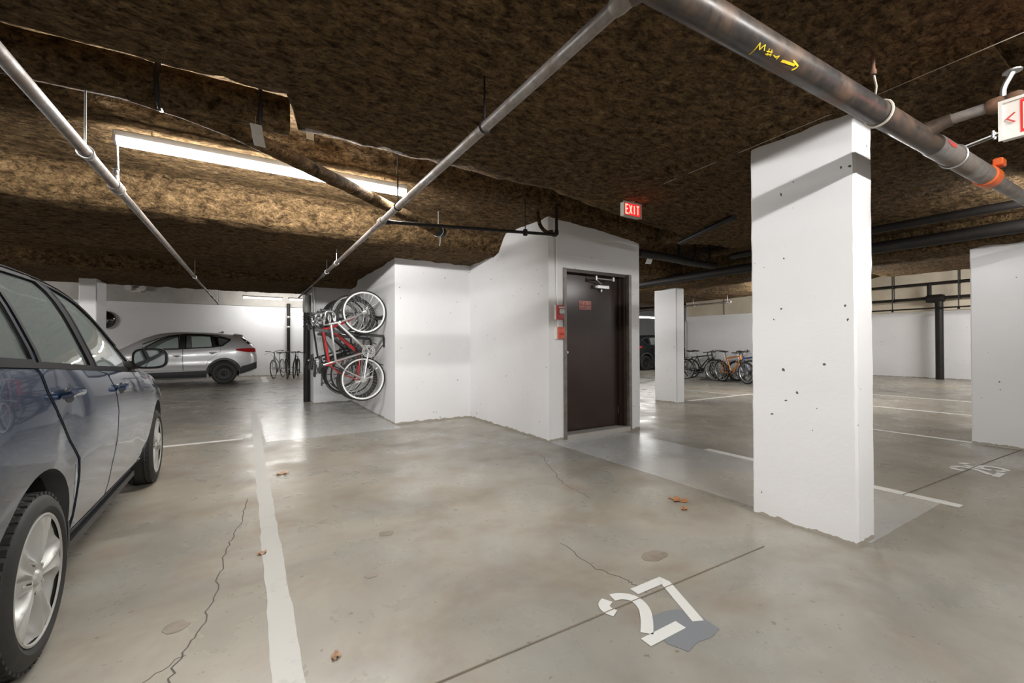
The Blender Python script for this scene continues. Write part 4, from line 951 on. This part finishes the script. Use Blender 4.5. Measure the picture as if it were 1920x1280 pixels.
stand_bike(make_bike('silver bicycle in the middle of the three by the back wall', 'b_grey', 'flat', M['b_white'], .345, .018, group=G3), 1.36, 18.15, -PI/2-.10, .05)
stand_bike(make_bike('black bicycle on the right of the three by the back wall', 'b_black', 'flat', M['b_black'], .345, .022, group=G3), 1.66, 18.35, -PI/2-.22, -.03)
t = thing('floor_bike_rack', 'low dark floor rack under the wheels of the far right bicycles', 'bike rack', (13.35, 8.75, 0))
mb = MB(); mb.box((-.28, -.5, 0), (.28, .5, .03)); obj('base_plate', mb, M['greyplastic'], t)
for y in (-.3, .0, .3):
    mb = MB(); mb.tube(round_path([(-.22, y, .03), (-.22, y, .32), (.1, y, .32), (.22, y, .03)], .08, 4), .012, 8); obj('wheel_hoop', mb, M['greyplastic'], t)
# ------------------------------------------------------------------ cars (local y forward, x right, z up)
class Car:
    LOW = [(0, .90), (.10, .95), (.25, .975), (.5, .998), (.72, 1.0), (.9, .985), (1, .958)]
    def __init__(s, sp): s.__dict__.update(sp)
    def W(s, y, z):
        b, t, zb, h = interp(s.zbelt, y), interp(s.ztop, y), interp(s.zb, y), interp(s.hw, y)
        if z >= t: return 0.0
        d = sum(a*math.exp(-((y-cy)/ry)**2-((z-cz)/rz)**2) for a, cy, cz, ry, rz in s.dents)
        if z <= b: return h*interp(s.LOW, max(0, (z-zb)/(b-zb)))-d
        u = (z-b)/(t-b); return h*.958*(1-interp(s.tum, y)*u)*(1-u**s.p)**(1/s.p)-d
    def S(s, y, z, off=0.0, side=1):
        e = .004; w = s.W(y, z); dy = (s.W(y+e, z)-s.W(y-e, z))/(2*e); dz = (s.W(y, z+e)-s.W(y, z-e))/(2*e)
        n = Vector((1, -max(-2, min(2, dy)), -max(-2, min(2, dz)))).normalized(); p = Vector((w, y, z))+n*off
        return (p.x*side, p.y, p.z)
    def Fr(s, x, z, off, lo, hi, front=True):
        """point on the front (or rear) skin at height z and half-width |x|"""
        a, b = lo, hi
        for _ in range(26):
            m = (a+b)/2; ok = s.W(m, z) >= abs(x)+1e-4
            if front: a, b = (m, b) if ok else (a, m)
            else: a, b = (a, m) if ok else (m, b)
        y = (a+b)/2; return y
    def ring(s, y, ins=0.0):
        b, t, zb = interp(s.zbelt, y), interp(s.ztop, y), interp(s.zb, y)
        if ins: zb += .10; t -= .05; b = min(b, t-.04)
        P = [(0, zb)]
        for k in range(13):
            v = k/12; z = zb+(b-zb)*v; P.append((max(.02, s.W(y, min(z, interp(s.ztop, y)-.001))-ins), z))
        us = [.07, .15, .24]+[math.sin(PI/2*k/14)**(2/s.p) for k in range(1, 14)]
        us = sorted(us); h = interp(s.hw, y); tm = interp(s.tum, y)
        for u in us:
            z = b+(t-b)*u; P.append((max(.01, h*.958*(1-tm*u)*(1-u**s.p)**(1/s.p)-ins*(1-.6*u)), z))
        P.append((0, t))
        return [(x, y, z) for x, z in P]+[(-x, y, z) for x, z in reversed(P[1:-1])]
def patch(poly, fn, off, thick, step=.05, hole=None):
    """triangulated skin patch with a rim; poly in 2-D, fn(u, v, off) to 3-D"""
    B = []
    for a, b in zip(poly, poly[1:]+poly[:1]):
        k = max(1, int(math.dist(a, b)/step)); B += [(a[0]+(b[0]-a[0])*i/k, a[1]+(b[1]-a[1])*i/k) for i in range(k)]
    nb = len(B); ar = sum(B[i-1][0]*B[i][1]-B[i][0]*B[i-1][1] for i in range(nb))
    if ar < 0: B.reverse()
    def inside(x, y):
        r = False; j = nb-1; dm = 9
        for i in range(nb):
            xi, yi = B[i]; xj, yj = B[j]
            if (yi > y) != (yj > y) and x < (xj-xi)*(y-yi)/(yj-yi)+xi: r = not r
            dm = min(dm, (x-xi)**2+(y-yi)**2); j = i
        return r and dm > (step*.5)**2
    x0, x1, y0, y1 = min(p[0] for p in B), max(p[0] for p in B), min(p[1] for p in B), max(p[1] for p in B)
    I = []; yy = y0+step/2; row = 0
    while yy < y1:
        xx = x0+step/2+(step/2 if row % 2 else 0)
        while xx < x1:
            if inside(xx, yy): I.append((xx, yy))
            xx += step
        yy += step*.87; row += 1
    V, _, Fc, _, _, _ = delaunay_2d_cdt([Vector(p) for p in B+I], [], [list(range(nb))], 1, 1e-5)
    mb = MB(); n = len(V)
    mb.v = [tuple(fn(p.x, p.y, off)) for p in V]; mb.f = [tuple(f) for f in Fc]; mb.m = [0]*len(Fc)
    if thick:
        cnt = {}
        for f in mb.f:
            for i in range(len(f)):
                e = (f[i], f[(i+1) % len(f)]); cnt[tuple(sorted(e))] = None if tuple(sorted(e)) in cnt else e
        mp = {}
        for e in list(cnt.values()):
            if e is None: continue
            for i in e:
                if i not in mp: mp[i] = len(mb.v); mb.v.append(tuple(fn(V[i].x, V[i].y, off-thick)))
            mb.f.append((e[1], e[0], mp[e[0]], mp[e[1]])); mb.m.append(0)
    return mb
def outline(poly, w, fn, off, th=.002, closed=True):
    P = []
    for a, b in zip(poly, poly[1:]+(poly[:1] if closed else [])):
        k = max(1, int(math.dist(a, b)/.05)); P += [(a[0]+(b[0]-a[0])*i/k, a[1]+(b[1]-a[1])*i/k) for i in range(k)]
    if not closed: P.append(poly[-1])
    mb = MB(); mb.ribbon(P, w, off, off+th, f=fn, closed=closed); return mb
def car_wheel(root, car, y, side, kind):
    R, w, rr = car.R, car.tw, car.rim
    xo = car.wx
    f = lambda q: q
    mb = MB(); e = .02
    mb.lathe([(rr-.01, xo-w), (R-.045, xo-w+.002), (R-.012, xo-w+.02), (R, xo-w+.045), (R, xo-w*.72), (R-.009, xo-w*.70), (R-.009, xo-w*.66), (R, xo-w*.64), (R, xo-w*.36), (R-.009, xo-w*.34), (R-.009, xo-w*.30), (R, xo-w*.28), (R, xo-.045), (R-.010, xo-.022), (R-.03, xo-.006), (R-.06, xo), (rr+.012, xo-.006), (rr, xo-.018), (rr-.012, xo-.02)], 'X', (0, 0, 0), 64)
    for k in range(48):                                       # shoulder tread blocks
        a = 2*PI*k/48; c, s = math.cos(a), math.sin(a)
        M4 = Matrix.Rotation(a, 4, 'X'); mb.box((xo-.050, R-.012, -.014), (xo-.018, R-.001, .010), mat=M4)
    t = obj('wheel', mb, M['rubber'], root, (0, y, R), ang=30)
    if side < 0: t.rotation_euler = (0, 0, PI)
    nA = 160; rs = [.0, .03, .05, .065, .08, .095, .11, .125, .14, .155, .17, .185, .20, .212]; rs = [r*rr/.222 for r in rs]
    xf = xo-.012; vs = []; fs = []; hole = set()
    def dep(r, a):
        u = r/rr; k = 5; d = abs(((a/(2*PI)*k) % 1)-.5)*2       # 1 on a spoke centre, 0 mid-gap
        g = 1-d
        if kind == 'alloy':
            wd = .60-.22*math.sin(min(1, u)*PI); sm = max(0, min(1, (g-wd+.16)/.32)); sm = sm*sm*(3-2*sm)
            bell = max(0, math.sin(max(0, min(1, (u-.24)/.74))*PI))**.6
            return -.016*(1-u)**1.2*0-.048*sm*bell-.007*math.exp(-(g/.13)**2)*bell+.006*math.exp(-((g-.32)/.12)**2)*bell-.012*math.exp(-(u/.22)**2)
        return -.030*max(0, math.sin(u*PI*.95))-.035*(u < .36)
    for r in rs:
        for j in range(nA):
            a = 2*PI*j/nA; vs.append((xf+dep(r, a), r*math.cos(a), r*math.sin(a)))
    for i in range(len(rs)-1):
        for j in range(nA):
            a = 2*PI*(j+.5)/nA; r = (rs[i]+rs[i+1])/2; u = r/rr; d = abs(((a/(2*PI)*5) % 1)-.5)*2
            if kind == 'alloy' and d < .16 and .46 < u < .74: continue
            if kind == 'alloy' and .12 < abs(((a/(2*PI)*5+.5) % 1)-.5)*2 < .2 and 0: continue
            if kind != 'alloy' and .58 < u < .72 and ((a/(2*PI)*16) % 1) < .45: continue
            fs.append((i*nA+j, i*nA+(j+1) % nA, (i+1)*nA+(j+1) % nA, (i+1)*nA+j))
    mb = MB(); mb.add(vs, fs)
    mb.lathe([(rs[-1], xf), (rr-.004, xf+.006), (rr+.003, xf+.004), (rr+.002, xf-.012), (rr-.012, xf-.02), (rr-.02, xf-.15)], 'X', seg=64)
    rim = obj('rim', mb, M['alloy'] if kind == 'alloy' else M['steelwheel'], t, ang=40)
    mb = MB(); mb.lathe([(.001, xf-.095), (rr-.015, xf-.095)], 'X', seg=32); mb.lathe([(.001, xf-.075), (.135, xf-.075), (.135, xf-.09)], 'X', seg=32); obj('brake_disc', mb, M['greyplastic'], t)
    for k in range(5):
        a = 2*PI*(k+.5)/5+.0; c, s = .054*math.cos(a), .054*math.sin(a); mb = MB(); b0 = xf-.016 if kind == 'alloy' else xf-.045
        mb.lathe([(.001, b0+.016), (.008, b0+.014), (.0105, b0), (.013, b0-.004), (.017, b0-.006)] if kind == 'alloy' else [(.001, b0+.022), (.007, b0+.02), (.011, b0-.005)], 'X', (0, c, s), 8); obj('lug_nut', mb, M['chrome'], t)
    mb = MB(); cb = xf-.008 if kind == 'alloy' else xf-.055
    mb.lathe([(.001, cb+.012), (.022, cb+.010), (.030, cb+.002), (.033, cb-.008)], 'X', seg=24); obj('centre_cap', mb, M['alloy'] if kind == 'alloy' else M['steelwheel'], t)
    return t
def make_car(sp, name, label, loc, rotz, paint):
    car = Car(sp); root = thing(name, label, 'car', loc, rotz)
    y0, y1 = car.ends
    ys = []; N = 86
    for i in range(N+1):
        t = i/N; c = .5-.5*math.cos(PI*t); ys.append(y0+(y1-y0)*(.45*c+.55*t))
    mb = MB(); mb.loft([car.ring(y) for y in ys], True, True, mi=0)
    yi = [car.cab[0]+(car.cab[1]-car.cab[0])*i/50 for i in range(51)]
    inner = MB(); inner.loft([car.ring(y, .07) for y in yi], True, True, mi=1)
    def raw(mb, name):
        me = bpy.data.meshes.new(name); me.from_pydata(mb.v, [], mb.f); me.materials.append(paint); me.materials.append(M['interior'])
        me.polygons.foreach_set('material_index', mb.m); bm = bmesh.new(); bm.from_mesh(me); bmesh.ops.recalc_face_normals(bm, faces=bm.faces); return me, bm
    me, bm = raw(mb, 'body'); bm.to_mesh(me); bm.free()
    me2, bm2 = raw(inner, 'cavity'); bm2.to_mesh(me2); bm2.free()
    cut = MB()
    for yw in (car.yr, car.yf):
        for s in (-1, 1): cut.tube([(s*.50, yw, car.za), (s*1.3, yw, car.za)], car.ra, 56, mi=0)
    for poly in car.windows:
        for s in (-1, 1): cut.prism(poly, .20, 1.4, f=lambda a, b, z, s=s: (s*z, a, b))
    for (poly, ya, yb) in car.screens: cut.prism(poly, ya, yb, f=lambda a, b, z: (a, z, b))
    me3, bm3 = raw(cut, 'cutter')
    for f in bm3.faces: f.material_index = 1
    bm3.to_mesh(me3); bm3.free()
    body = link('body', me, root)
    tmp = []
    for k, m in enumerate((me2, me3)):
        o = bpy.data.objects.new('cutter', m); COL.objects.link(o); o.parent = root; tmp.append(o)
        md = body.modifiers.new('cut', 'BOOLEAN'); md.operation = 'DIFFERENCE'; md.object = o; md.solver = 'EXACT'
    bpy.context.view_layer.update()
    dg = bpy.context.evaluated_depsgraph_get()
    nm = bpy.data.meshes.new_from_object(body.evaluated_get(dg), preserve_all_data_layers=True, depsgraph=dg)
    body.modifiers.clear(); body.data = nm
    for o in tmp: bpy.data.objects.remove(o)
    nm.shade_smooth(); nm.set_sharp_from_angle(angle=math.radians(32))
    side = {s: (lambda a, b, z, s=s: car.S(a, b, z, s)) for s in (-1, 1)}
    def part(name, poly, off, thick, mat, s, parent=root, step=.05, label=None):
        return obj(name, patch(poly, side[s], off, thick, step), mat, parent, ang=40, label=label)
    for s in (1, -1):
        for nm_, poly in car.doors:
            d = part(nm_, poly, .0045, .0042, paint, s)
            obj('panel_gap', outline(poly, .015, side[s], .0006, .0012), M['seam'], d, ang=None)
            if nm_ in car.handles:
                hy, hz = car.handles[nm_]; mb = MB(); P = [side[s](hy+dy, hz+dz, .03) for dy, dz in ((-.095, 0.0), (-.05, .006), (0, .006), (.06, .002))]
                mb.tube([side[s](hy-.10, hz-.002, .008)]+P+[side[s](hy+.085, hz, .010)], [.012, .017, .019, .019, .018, .012], 10)
                hd = obj('door_handle', mb, paint if car.handle_paint else M['chrome'], d)
                mb = MB(); c2 = [(hy+.005+.062*math.cos(a), hz-.004+.034*math.sin(a)) for a in [2*PI*k/20 for k in range(20)]]
                obj('handle_recess', patch(c2, side[s], .0062, .002, .03), M['blackplastic'], d)
        for k, poly in enumerate(car.windows):
            g = part('side_window', poly, -.006, .004, M['carglass'] if not car.dark[k] else M['darkglass'], s, step=.08)
            obj('window_seal', outline(poly, .024, side[s], .0015, .004), M['trimblack'], g, ang=None)
        for nm_, poly, mat, off in car.trims: part(nm_, poly, off, off, M[mat] if mat != 'paint' else paint, s)
        for nm_, line, wd, mat in car.lines: obj(nm_, outline(line, wd, side[s], .002, .005, False), M[mat], root, ang=None)
        for yw in (car.yr, car.yf):
            mb = MB(); rings = []
            for k in range(33):
                a = -.12+(PI+.24)*k/32; r = car.ra+.001; rings.append([(s*x, yw+rr*math.cos(a), car.za+rr*math.sin(a)) for x, rr in ((.50, .12), (.50, r), (car.W(yw, car.za+r*.9)-.03, r), (car.W(yw, car.za+r*.9)-.03, r+.02), (.48, r+.02))])
            mb.loft(rings, close=False); obj('wheel_arch_liner', mb, M['blackplastic'], root)
            if car.cladding:
                ring = [(yw+r*math.cos(a), car.za+r*math.sin(a)) for r, aa in ((car.ra+.065, range(0, 25)), (car.ra+.002, range(24, -1, -1))) for a in [-.02+(PI+.04)*k/24 for k in aa]]
                part('wheel_arch_trim', ring, .008, .008, M['greyplastic'], s, step=.03)
            car_wheel(root, car, yw, s, car.wheel)
        # door mirror
        my, mz = car.mirror; base = Vector(side[s](my, mz-.02, 0)); mb = MB(); rings = []
        for u, sc in ((-.075, .35), (-.06, .75), (-.02, .97), (.03, 1.0), (.045, .97)):
            rings.append([(base.x+s*(.128+.098*sc*math.copysign(abs(math.cos(a))**.6, math.cos(a))), my-.0-u, mz+.03+.072*sc*math.copysign(abs(math.sin(a))**.6, math.sin(a))) for a in [2*PI*k/24 for k in range(24)]])
        mb.loft(rings, True, False); mb.loft([rings[-1], [(p[0]*.94+(base.x+s*.128)*.06, p[1]+.012, mz+.03+(p[2]-mz-.03)*.9) for p in rings[-1]]], False, True)
        mb.tube([tuple(base+Vector((-s*.015, .0, 0))), tuple(base+Vector((s*.07, 0, .01)))], [.032, .028], 10)
        mr = obj('door_mirror', mb, M['blackplastic'] if car.black_mirror else paint, root)
        mb = MB(); mb.loft([[(base.x+s*.128+.085*math.copysign(abs(math.cos(a))**.6, math.cos(a)), my-.0395, mz+.03+.058*math.copysign(abs(math.sin(a))**.6, math.sin(a))) for a in [2*PI*k/24 for k in range(24)]], [(base.x+s*.128+.083*math.copysign(abs(math.cos(a))**.6, math.cos(a)), my-.044, mz+.03+.056*math.copysign(abs(math.sin(a))**.6, math.sin(a))) for a in [2*PI*k/24 for k in range(24)]]], True, True); obj('mirror_glass', mb, M['mirrorglass'], mr)
    # screens, lamps, grille and bumper pieces fixed on the nose and tail
    def endpart(name, poly, off, mat, front, lo, hi, parent=root, step=.06):
        def fn(x, z, o): y = car.Fr(x, z, 0, lo, hi, front); return (x, y+(o if front else -o), z)
        return obj(name, patch(poly, fn, off, .004, step), mat, parent, ang=40)
    for nm_, poly, mat, front, lo, hi, off in car.endparts: endpart(nm_, poly, off, M[mat] if mat != 'paint' else paint, front, lo, hi)
    # interior
    zf = .42
    for (sx, sy) in ((-.36, car.seat), (.36, car.seat)):
        mb = MB(); mb.cbox((sx, sy+.12, zf+.10), (.48, .5, .16), 0, .05); obj('front_seat', mb, M['seatfab'], root)
        mb = MB(); mb.loft([[(sx+w*px, sy-.13-.26*h+d*py, zf+.15+h) for px, py in ((-1, -1), (1, -1), (1.05, 0), (1, 1), (-1, 1), (-1.05, 0))] for h, w, d in ((0, .22, .07), (.2, .24, .07), (.45, .22, .055), (.56, .15, .04))], True, True); mb.cbox((sx, sy-.31, zf+.83), (.25, .10, .18), 0, .03); obj('seat_back', mb, M['seatfab'], root)
    mb = MB(); mb.cbox((0, car.seat-.72, zf+.14), (1.25, .5, .18), 0, .05); mb.loft([[(w*px, car.seat-.98-.22*h+d*py, zf+.15+h) for px, py in ((-1, -1), (1, -1), (1, 1), (-1, 1))] for h, w, d in ((0, .62, .07), (.5, .60, .06), (.58, .5, .04))], True, True)
    for sx in (-.38, .38): mb.cbox((sx, car.seat-1.13, zf+.80), (.25, .09, .13), 0, .03)
    obj('rear_bench', mb, M['seatfab'], root)
    mb = MB(); mb.cbox((0, car.seat+.86, .86), (1.42, .36, .28), 0, .06); obj('dashboard', mb, M['interior'], root)
    mb = MB(); mb.tube([(-.36+.18*math.cos(a), car.seat+.58+.06*math.sin(a), .92+.165*math.sin(a)) for a in [2*PI*k/24 for k in range(24)]], .014, 8, closed=True); mb.tube([(-.36, car.seat+.58, .92), (-.36, car.seat+.75, .86)], .03, 8); mb.tube([(-.53, car.seat+.58, .92), (-.19, car.seat+.58, .92)], .012, 6); obj('steering_wheel', mb, M['blackplastic'], root)
    mb = MB(); mb.box((-.80, car.yr+.5, .19), (.80, car.yf-.5, .23)); mb.box((-.45, y0+.5, .22), (.45, y1-.5, .25)); mb.cyl((-.7, car.yr, car.R), (.7, car.yr, car.R), .045, 10); mb.cyl((-.7, car.yf, car.R), (.7, car.yf, car.R), .045, 10); obj('underbody', mb, M['greyplastic'], root)
    if car.fin:
        mb = MB(); rings = []
        for k in range(13):
            x = -.56+1.12*k/12; rings.append([(x, -1.84, 1.565), (x, -1.70, 1.595), (x, -1.62, 1.585), (x, -1.70, 1.545), (x, -1.90-.03*(1-(x/.56)**2), 1.535)])
        mb.loft(rings, True, True); obj('roof_spoiler', mb, paint, root)
        mb = MB(); fy, fz = car.fin; mb.loft([[(w*px, fy+dy+l*py, fz+h) for px, py in ((-1, -1), (1, -1), (.5, 1), (-.5, 1))] for h, w, l, dy in ((-.01, .035, .10, 0), (.03, .02, .06, -.03), (.06, .006, .02, -.07))], True, True); obj('roof_aerial', mb, paint, root)
    return root
BLUE = dict(ends=(-2.17, 2.175), cab=(-1.98, .86), yr=-1.272, yf=1.325, za=.325, ra=.395, R=.318, tw=.20, rim=.232, wx=.882, p=5, seat=-.05, wheel='alloy', cladding=False, handle_paint=True, black_mirror=True, fin=None,
    dents=[(.010, .40, .50, .22, .10), (.006, -1.0, .78, .10, .12)],
    hw=[(-2.17, .66), (-2.12, .75), (-1.95, .84), (-1.5, .882), (0, .889), (1.0, .886), (1.6, .862), (1.95, .78), (2.1, .66), (2.175, .50)],
    zb=[(-2.17, .42), (-2.0, .27), (-1.6, .24), (-.9, .27), (.9, .26), (1.7, .22), (2.0, .22), (2.175, .36)],
    zbelt=[(-2.17, .86), (-2.0, 1.02), (-1.6, 1.165), (-1.2, 1.165), (-.5, 1.12), (.4, 1.06), (.8, 1.0), (1.3, .93), (1.9, .76), (2.175, .5)],
    ztop=[(-2.17, .92), (-2.1, 1.10), (-1.95, 1.36), (-1.85, 1.49), (-1.7, 1.555), (-1.2, 1.618), (-.6, 1.632), (-.25, 1.622), (.0, 1.575), (.45, 1.362), (.88, 1.10), (1.02, 1.055), (1.4, .985), (1.8, .88), (2.0, .80), (2.12, .70), (2.175, .58)],
    tum=[(-2.2, .2), (-1.7, .24), (.3, .23), (1.0, .15), (2.2, .1)],
    windows=[[(.385, 1.04), (.32, 1.17), (.10, 1.325), (-.12, 1.445), (-.34, 1.51), (-.47, 1.525), (-.495, 1.082)], [(-.59, 1.088), (-.565, 1.53), (-.9, 1.535), (-1.15, 1.515), (-1.235, 1.128)], [(-1.285, 1.137), (-1.205, 1.505), (-1.55, 1.475), (-1.72, 1.415), (-1.60, 1.155)]], dark=[0, 0, 0],
    screens=[([(-.58, 1.12), (.58, 1.12), (.50, 1.46), (-.50, 1.46)], .05, 1.2), ([(-.52, 1.12), (.52, 1.12), (.46, 1.42), (-.46, 1.42)], -2.4, -1.75)],
    doors=[('front_door', [(-.50, 1.068), (-.33, 1.045), (-.22, .95), (-.155, .81), (-.17, .66), (-.215, .52), (-.235, .345), (.70, .335), (.745, .45), (.775, .62), (.755, .80), (.68, .93), (.53, 1.010), (.42, 1.012)]),
           ('rear_door', [(-1.275, 1.115), (-1.25, 1.085), (-1.22, 1.02), (-1.13, .92), (-.99, .80), (-.86, .68), (-.83, .57), (-.825, .345), (-.255, .345), (-.235, .52), (-.19, .66), (-.175, .81), (-.24, .95), (-.35, 1.04), (-.52, 1.068)])],
    handles={'front_door': (-.085, .945), 'rear_door': (-1.01, .992)}, mirror=(.26, 1.085),
    trims=[('rear_bumper', [(-2.13, .40), (-2.0, .30), (-1.65, .30), (-1.665, .45), (-1.63, .54), (-1.58, .62), (-1.60, .70), (-1.75, .745), (-2.12, .76)], 'paint', .004), ('tail_lamp', [(-2.12, .80), (-1.97, .82), (-1.90, 1.05), (-2.02, 1.10), (-2.10, 1.0)], 'taillight', .005),
           ('headlamp', [(2.06, .62), (1.75, .70), (1.55, .80), (1.85, .80), (2.03, .72)], 'clearlens', .004), ('sill_strip', [(-.84, .275), (.80, .268), (.80, .325), (-.84, .332)], 'paint', .004), ('window_pillar', [(-.498, 1.08), (-.478, 1.535), (-.558, 1.54), (-.585, 1.088)], 'trimblack', .0032), ('scraped_patch', [(-.90, .66), (-.86, .60), (-.85, .50), (-.865, .50), (-.885, .58)], 'scrape', .0012)],
    lines=[('window_trim', [(.44, 1.022), (-.1, 1.058), (-.5, 1.078), (-1.2, 1.122), (-1.64, 1.146)], .022, 'trimblack'), ('roof_moulding', [(.36, 1.205), (.12, 1.365), (-.12, 1.485), (-.36, 1.55), (-.7, 1.568), (-1.2, 1.555), (-1.6, 1.505)], .010, 'trimblack')],
    endparts=[('windscreen', [(-.58, 1.12), (.58, 1.12), (.50, 1.46), (-.50, 1.46)], 'carglass', True, -.3, 1.3, -.004), ('rear_screen', [(-.52, 1.12), (.52, 1.12), (.46, 1.42), (-.46, 1.42)], 'carglass', False, -2.17, -1.6, -.004), ('grille', [(-.36, .56), (.36, .56), (.40, .68), (-.40, .68)], 'blackplastic', True, 1.6, 2.175, .004)])
SILVER = dict(ends=(-2.275, 2.275), cab=(-2.08, 1.05), yr=-1.38, yf=1.32, za=.355, ra=.405, R=.345, tw=.215, rim=.225, wx=.885, p=5, seat=-.02, wheel='steel', cladding=True, handle_paint=True, black_mirror=False, fin=(-1.25, 1.615), dents=[(-.018, -.9, .62, 1.2, .05)],
    hw=[(-2.275, .70), (-2.22, .80), (-2.0, .875), (-1.5, .915), (0, .918), (1.0, .915), (1.6, .90), (2.0, .83), (2.2, .68), (2.275, .55)],
    zb=[(-2.275, .46), (-2.1, .36), (-1.7, .27), (-.9, .22), (.9, .22), (1.8, .25), (2.1, .30), (2.275, .42)],
    zbelt=[(-2.275, .90), (-2.1, 1.08), (-1.7, 1.18), (-1.3, 1.17), (-.5, 1.11), (.3, 1.07), (.9, 1.02), (1.4, .96), (2.0, .84), (2.275, .6)],
    ztop=[(-2.275, .96), (-2.22, 1.17), (-2.1, 1.33), (-1.95, 1.47), (-1.86, 1.545), (-1.5, 1.59), (-.9, 1.635), (-.3, 1.645), (.2, 1.60), (.6, 1.46), (1.0, 1.21), (1.15, 1.12), (1.5, 1.06), (1.9, .97), (2.15, .85), (2.275, .68)],
    tum=[(-2.3, .16), (-1.7, .22), (.3, .22), (1.0, .15), (2.3, .1)],
    windows=[[(.62, 1.095), (.52, 1.19), (.28, 1.355), (.02, 1.47), (-.22, 1.515), (-.25, 1.115)], [(-.41, 1.125), (-.40, 1.53), (-.75, 1.53), (-1.02, 1.505), (-1.08, 1.165)], [(-1.17, 1.19), (-1.12, 1.485), (-1.32, 1.455), (-1.53, 1.39), (-1.36, 1.225)]], dark=[0, 0, 1],
    screens=[([(-.62, 1.16), (.62, 1.16), (.52, 1.50), (-.52, 1.50)], .2, 1.35), ([(-.58, 1.20), (.58, 1.20), (.50, 1.48), (-.50, 1.48)], -2.6, -1.85)],
    doors=[('front_door', [(-.33, 1.10), (-.325, .8), (-.34, .46), (.86, .46), (.90, .65), (.86, .88), (.72, 1.02)]), ('rear_door', [(-1.30, 1.17), (-1.27, 1.0), (-1.10, .86), (-.95, .72), (-.90, .46), (-.36, .46), (-.345, .8), (-.35, 1.10)])],
    handles={'front_door': (-.20, .90), 'rear_door': (-1.08, .985)}, mirror=(.62, 1.075),
    trims=[('sill_cladding', [(-.93, .235), (.88, .235), (.88, .40), (-.93, .44)], 'greyplastic', .012), ('rear_bumper', [(-2.255, .47), (-2.1, .40), (-1.80, .30), (-1.79, .44), (-1.85, .55), (-2.05, .60), (-2.26, .68)], 'greyplastic', .008), ('tail_lamp', [(-2.235, 1.0), (-2.05, .985), (-1.72, 1.045), (-1.68, 1.10), (-1.95, 1.12), (-2.22, 1.12)], 'taillight', .008),
           ('rear_quarter_glass', [(-1.80, 1.475), (-2.0, 1.375), (-2.12, 1.255), (-2.03, 1.245)], 'blackglass', .004), ('window_pillar', [(-.255, 1.10), (-.245, 1.53), (-.395, 1.545), (-.405, 1.11)], 'blackplastic', .003), ('window_pillar', [(-1.085, 1.15), (-1.03, 1.52), (-1.11, 1.505), (-1.165, 1.17)], 'blackplastic', .003), ('headlamp', [(2.2, .72), (1.85, .78), (1.6, .88), (1.95, .88), (2.18, .80)], 'clearlens', .005)],
    lines=[('window_trim', [(.7, 1.075), (.3, 1.09), (-.4, 1.112), (-1.1, 1.155), (-1.35, 1.20), (-1.55, 1.385)], .022, 'blackplastic'), ('roof_moulding', [(.62, 1.25), (.3, 1.40), (.02, 1.50), (-.35, 1.558), (-.8, 1.553), (-1.2, 1.515), (-1.55, 1.40)], .022, 'blackplastic')],
    endparts=[('windscreen', [(-.62, 1.16), (.62, 1.16), (.52, 1.50), (-.52, 1.50)], 'darkglass', True, 0, 1.4, -.004), ('rear_screen', [(-.60, 1.18), (.60, 1.18), (.54, 1.49), (-.54, 1.49)], 'blackglass', False, -2.27, -1.7, .004), ('grille', [(-.40, .58), (.40, .58), (.45, .76), (-.45, .76)], 'blackplastic', True, 1.7, 2.275, .004)])
make_car(BLUE, 'hatchback_car', 'dark blue hatchback car parked at the left with alloy wheels', (-1.54, 3.645, 0), 0, M['bluepaint'])
make_car(SILVER, 'crossover_car', 'silver crossover car parked side-on by the back wall', (-1.94, 17.32, 0), PI/2, M['silverpaint'])
make_car(SILVER, 'crossover_car', 'black vehicle glimpsed between the stairwell and a far column', (17.1, 14.75, 0), -PI/2, M['blackpaint'])

# ------------------------------------------------------------------ groups of repeats
GROUPS = {'light': 'strip lights of the garage', 'column': 'white concrete columns', 'leaf': 'dry leaves on the floor', 'floor marking': 'painted lines and patches on the floor', 'floor number': 'stencilled bay numbers',
          'stain': 'stains on the floor', 'tag': 'paper tags hung from pipes', 'exit sign': 'lit exit signs', 'pipe': 'pipes under the ceiling and on the walls', 'car': 'parked cars', 'bike rack': 'bicycle racks'}
for o in SC.objects:
    if not o.parent and o.get('category') in GROUPS and not o.get('group'): o['group'] = GROUPS[o['category']]

# ------------------------------------------------------------------ render look
w = bpy.data.worlds.new('world'); SC.world = w; w.use_nodes = True
w.node_tree.nodes['Background'].inputs['Color'].default_value = (.9, .95, 1, 1); w.node_tree.nodes['Background'].inputs['Strength'].default_value = .0
vs = SC.view_settings
vs.view_transform = 'Standard'; vs.look = 'None'; vs.exposure = -0.28; vs.gamma = 1.0; vs.use_curve_mapping = False
SC.cycles.use_denoising = True
SC.cycles.max_bounces = 10; SC.cycles.diffuse_bounces = 6; SC.cycles.glossy_bounces = 4; SC.cycles.transparent_max_bounces = 12
SC.cycles.sample_clamp_indirect = 6.0
SC.cycles.caustics_reflective = False; SC.cycles.caustics_refractive = False
